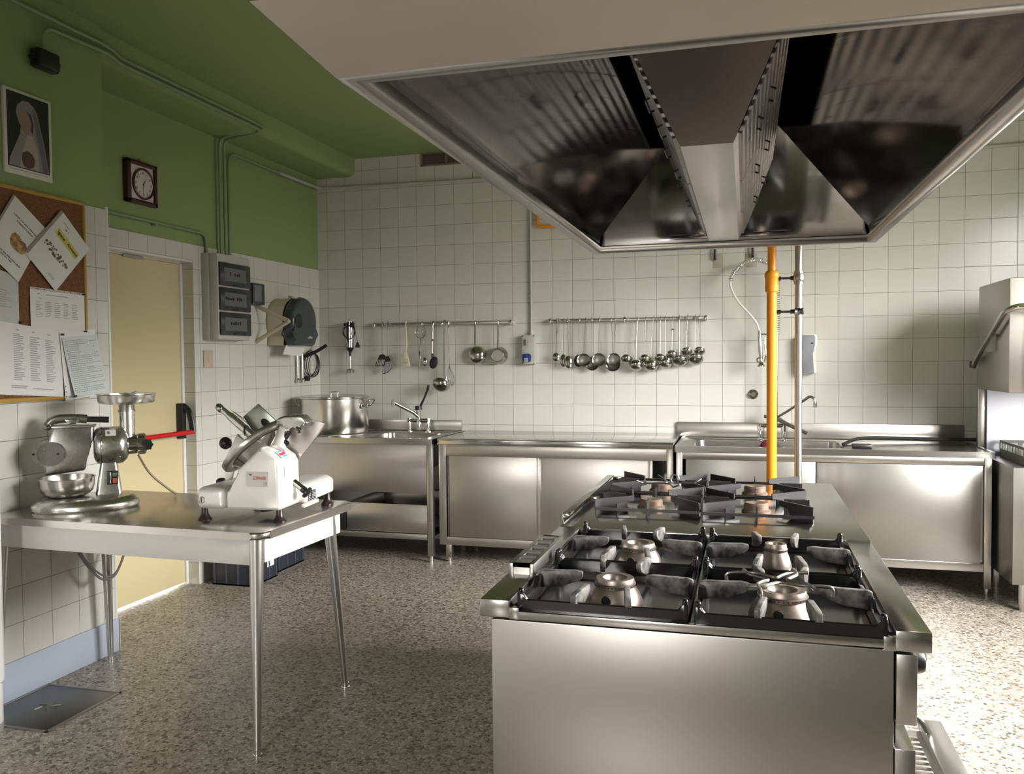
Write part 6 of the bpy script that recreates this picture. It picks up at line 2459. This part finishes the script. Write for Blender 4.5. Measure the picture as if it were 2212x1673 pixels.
# local z is the blade normal
mb.lathe([(0.11, -0.012), (0.098, -0.026), (0.075, -0.055), (0.045, -0.10), (0, -0.11)], 44, TBl)
mb.build('blade_hub', M['polish'], t)
mb = MB()
mb.lathe([(0.118, -0.012), (0.139, -0.012), (0.146, -0.006), (0.148, 0.004), (0.147, 0.012), (0.141, 0.013), (0.118, 0.004)], 72, TBl)
mb.build('blade_guard', M['steel'], t)
mb = MB()
mb.lathe([(0.14, 0.004), (0.118, 0.009), (0, 0.010), (0, -0.008), (0.118, -0.010)], 72, TBl)
mb.build('blade', M['polish'], t)
mb = MB()
for k, (a, b_) in enumerate(((-0.044, 0.286), (-0.02, 0.345))):
    pass
mb.tube([(-0.035, 0.06, 0.265), (-0.035, 0.10, 0.31), (-0.03, 0.13, 0.36)], [0.032, 0.024, 0.020], 16)
mb.build('neck', ab, t)
# thickness plate and carriage on the far side of the blade
def slab(name, pts, v0, v1, m, bev=0.002):
    mb = MB()
    mb.prism(pts, v0, v1, 'y', bev)
    return mb.build(name, m, t)
slab('gauge_plate', [(-0.252, 0.318), (-0.200, 0.270), (-0.270, 0.180), (-0.285, 0.115), (-0.309, 0.104), (-0.309, 0.212)], 0.158, 0.172, M['alu'])
cg = steel('greenish_plate', (0.34, 0.36, 0.31), 0.34, (5, 5, 5), 0.07)
slab('meat_table', [(-0.258, 0.383), (-0.191, 0.437), (-0.115, 0.368), (-0.150, 0.300), (-0.211, 0.316)], 0.222, 0.230, cg)
mb = MB()
mb.ball((-0.158, 0.217, 0.358), 0.022, 0.004, 0.015, 24, 10, Matrix.Translation((-0.158, 0.217, 0.358)) @ Matrix.Rotation(R(42), 4, 'Y') @ Matrix.Translation((0.158, -0.217, -0.358)))
mb.build('table_slot', M['dark'], t)
mb = MB()
mb.tube(smooth_path([(-0.342, 0.20, 0.418), (-0.30, 0.20, 0.385), (-0.25, 0.20, 0.343), (-0.195, 0.20, 0.298)], 4), [0.013] * 4 + [0.017] * 9, 18)
ar = mb.build('pusher_arm', M['alu'], t)
mb = MB()
mb.ball((-0.347, 0.20, 0.420), 0.016, 0.018, 0.021, 20, 12, Matrix.Translation((-0.347, 0.20, 0.420)) @ Matrix.Rotation(R(-40), 4, 'Y') @ Matrix.Translation((0.347, -0.20, -0.420)))
mb.build('arm_end', M['alu_dk'], ar)
mb = MB()
mb.torus((-0.232, 0.20, 0.328), 0.019, 0.004, axis='x', n=20)
mb.build('arm_ring', M['black'], ar)
slab('pusher_comb', [(-0.268, 0.348), (-0.262, 0.352), (-0.257, 0.343), (-0.252, 0.346), (-0.247, 0.338), (-0.240, 0.345), (-0.205, 0.305), (-0.213, 0.292)], 0.184, 0.192, cg)
slab('pusher_rib', [(-0.300, 0.415), (-0.250, 0.383), (-0.215, 0.345), (-0.240, 0.365)], 0.197, 0.203, M['alu_dk'])
mb = MB()
mb.ball((-0.336, 0.22, 0.274), 0.0255, n=28, m=16)
mb.cyl((-0.33, 0.22, 0.27), (-0.28, 0.20, 0.25), 0.006, n=12)
mb.build('carriage_knob', M['black'], t)
mb = MB()
mb.ball((-0.345, 0.20, 0.118), 0.024, 0.020, 0.016, 22, 12)
mb.cyl((-0.345, 0.20, 0.115), (-0.30, 0.19, 0.10), 0.010, n=12)
mb.build('thickness_knob', M['black'], t)
# slice deflector and sharpener cover on the right
slab('deflector', [(-0.020, 0.385), (0.058, 0.384), (0.069, 0.373), (0.122, 0.364), (0.112, 0.337), (0.034, 0.248), (0.005, 0.216), (-0.041, 0.25), (-0.041, 0.295)], 0.164, 0.170, steel('deflector_steel', (0.44, 0.42, 0.40), 0.33, (4, 4, 4), 0.06))
mb = MB()
mb.prism([(-0.066, 0.372), (-0.048, 0.388), (-0.016, 0.397), (0.045, 0.399), (0.056, 0.392), (0.076, 0.366), (0.060, 0.358), (0.027, 0.352), (0.016, 0.345), (0.006, 0.356), (-0.016, 0.344)], 0.10, 0.168, 'y', 0.008, 3)
mb.build('sharpener_cover', M['alu'], t)
mb = MB()
mb.cyl((0.040, 0.098, 0.342), (0.046, 0.090, 0.326), 0.006, n=12)
mb.cyl((0.03, 0.105, 0.348), (0.042, 0.098, 0.340), 0.009, n=12)
mb.build('cover_bolt', M['polish'], t)
mb = MB()
mb.cyl((-0.018, 0.09, 0.300), (0.0, 0.10, 0.335), 0.009, n=14)
mb.cyl((-0.012, 0.085, 0.295), (-0.002, 0.078, 0.290), 0.011, n=14)
mb.build('tie_rod', M['iron'], t)
# right side switch knob
mb = MB()
mb.cyl((0.014, 0.10, 0.138), (0.050, 0.10, 0.110), 0.0125, n=18)
kb = mb.build('lock_rod', M['polish'], t)
mb = MB()
Tk = Matrix.Translation((0.048, 0.10, 0.112)) @ (Vector((0.036, 0, -0.028))).to_track_quat('Z', 'Y').to_matrix().to_4x4()
mb.lathe([(0, 0), (0.013, 0), (0.014, 0.012), (0.012, 0.018), (0.024, 0.022), (0.024, 0.030), (0.018, 0.034), (0, 0.034)], 22, Tk)
mb.build('lock_knob', M['black'], kb)
# screw cap on the front
mb = MB()
Tc = Matrix.Translation((-0.300, -0.034, 0.082)) @ Matrix.Rotation(R(90), 4, 'X')
mb.lathe([(0.0125, 0), (0.0135, 0.002), (0.012, 0.0035), (0, 0.0035)], 28, Tc)
sc_ = mb.build('screw_cap', M['polish'], t)
mb = MB()
mb.box(-0.3015, -0.2985, -0.0385, -0.0372, 0.072, 0.092)
mb.build('screw_slot', M['dark'], sc_)
# plates, labels, stickers
mb = MB()
mb.prism(rrect(-0.114, -0.025, 0.136, 0.194, 0.003), -0.0355, -0.0338, 'y')
npm = mat('name_plate_silver', (0.66, 0.63, 0.60), 0.35, 0.3)
npl = mb.build('name_plate', npm, t)
FT = Matrix(((1, 0, 0, 0), (0, 0, -1, -0.0357), (0, 1, 0, 0), (0, 0, 0, 1)))
mb = MB()
mb.text('SCHWALBE', 0.0165, FT @ Matrix.Translation((-0.061, 0.1685, 0)) @ Matrix.Diagonal((0.62, 1.12, 1, 1)))
mb.build('lettering', mat('red_lettering', (0.50, 0.05, 0.04), 0.4), npl)
mb = MB()
mb.prism([(-0.107, 0.1873), (-0.100, 0.180), (-0.0965, 0.1785), (-0.0935, 0.1805), (-0.092, 0.1875), (-0.0945, 0.1835), (-0.0955, 0.182), (-0.097, 0.1835), (-0.0985, 0.1875), (-0.0985, 0.1825)], -0.0361, -0.0355, 'y')
mb.box(-0.113, -0.091, -0.0359, -0.0355, 0.1688, 0.1695)
mb.build('bird_mark', M['black'], npl)
mb = MB()
for a in ((-0.0445, -0.0315, 0.1425, 0.1430), (-0.0445, -0.0315, 0.1550, 0.1555), (-0.0445, -0.0440, 0.1425, 0.1555), (-0.0320, -0.0315, 0.1425, 0.1555), (-0.0395, -0.0365, 0.1475, 0.1515)):
    mb.box(a[0], a[1], -0.0359, -0.0355, a[2], a[3])
mb.build('stamp_box', M['ink'], npl)
us = 0.0185
mb = MB()
mb.quad([(us, 0.010, 0.165), (us, 0.100, 0.160), (us, 0.100, 0.206), (us, 0.010, 0.209)])
wl = mb.build('white_label', M['paper'], t)
mb = MB()
rr_ = random.Random(3)
for i in range(7):
    z = 0.198 - i * 0.0050
    mb.box(us, us + 0.0004, 0.018, 0.018 + rr_.uniform(0.04, 0.072), z, z + (0.0018 if i else 0.0032))
mb.build('label_print', M['ink_lt'], wl)
mb = MB()
q = [(0.004, 0.02, 0.2375), (-0.027, 0.02, 0.2630), (-0.027, 0.085, 0.2630), (0.004, 0.085, 0.2375)]
nn_ = Vector((0.63, 0, 0.77)) * 0.0022
mb.quad([Vector(p) + nn_ for p in q])
rs_ = mb.build('sticker', mat('pale_sticker', (0.60, 0.58, 0.60), 0.4), t)
mb = MB()
q = [(-0.007, 0.026, 0.2466), (-0.016, 0.026, 0.2540), (-0.016, 0.078, 0.2540), (-0.007, 0.078, 0.2466)]
mb.quad([Vector(p) + nn_ * 1.3 for p in q])
mb.build('red_script', mat('red_print_sticker', (0.6, 0.05, 0.06), 0.4), rs_)
mb = MB()
q = [(0.000, 0.040, 0.2408), (-0.005, 0.040, 0.2449), (-0.005, 0.080, 0.2449), (0.000, 0.080, 0.2408)]
mb.quad([Vector(p) + nn_ * 1.3 for p in q])
q = [(-0.019, 0.030, 0.2564), (-0.024, 0.030, 0.2605), (-0.024, 0.060, 0.2605), (-0.019, 0.060, 0.2564)]
mb.quad([Vector(p) + nn_ * 1.3 for p in q])
mb.build('blue_script', mat('blue_print_sticker', (0.12, 0.35, 0.55), 0.4), rs_)
mb = MB()
u2 = 0.0466
mb.quad([(u2, 0.160, 0.052), (u2, 0.235, 0.052), (u2, 0.235, 0.090), (u2, 0.160, 0.090)])
tp = mb.build('type_plate', M['black'], t)
mb = MB()
for i in range(5):
    for j in range(2):
        mb.box(u2, u2 + 0.0004, 0.165 + j * 0.036, 0.165 + j * 0.036 + rr_.uniform(0.012, 0.030), 0.056 + i * 0.0065, 0.059 + i * 0.0065)
mb.build('plate_print', M['greyp'], tp)
mb = MB()
mb.box(0.030, 0.046, 0.13, 0.27, 0.030, 0.044, 0.003)
mb.build('drip_strip', mat('ivory_plastic', (0.72, 0.68, 0.58), 0.4), t)
mb = MB()
mb.prism([(-0.13, 0.05), (-0.02, 0.05), (-0.05, 0.030), (-0.10, 0.022)], 0.05, 0.10, 'y', 0.004)
mb.build('under_block', M['iron'], t)
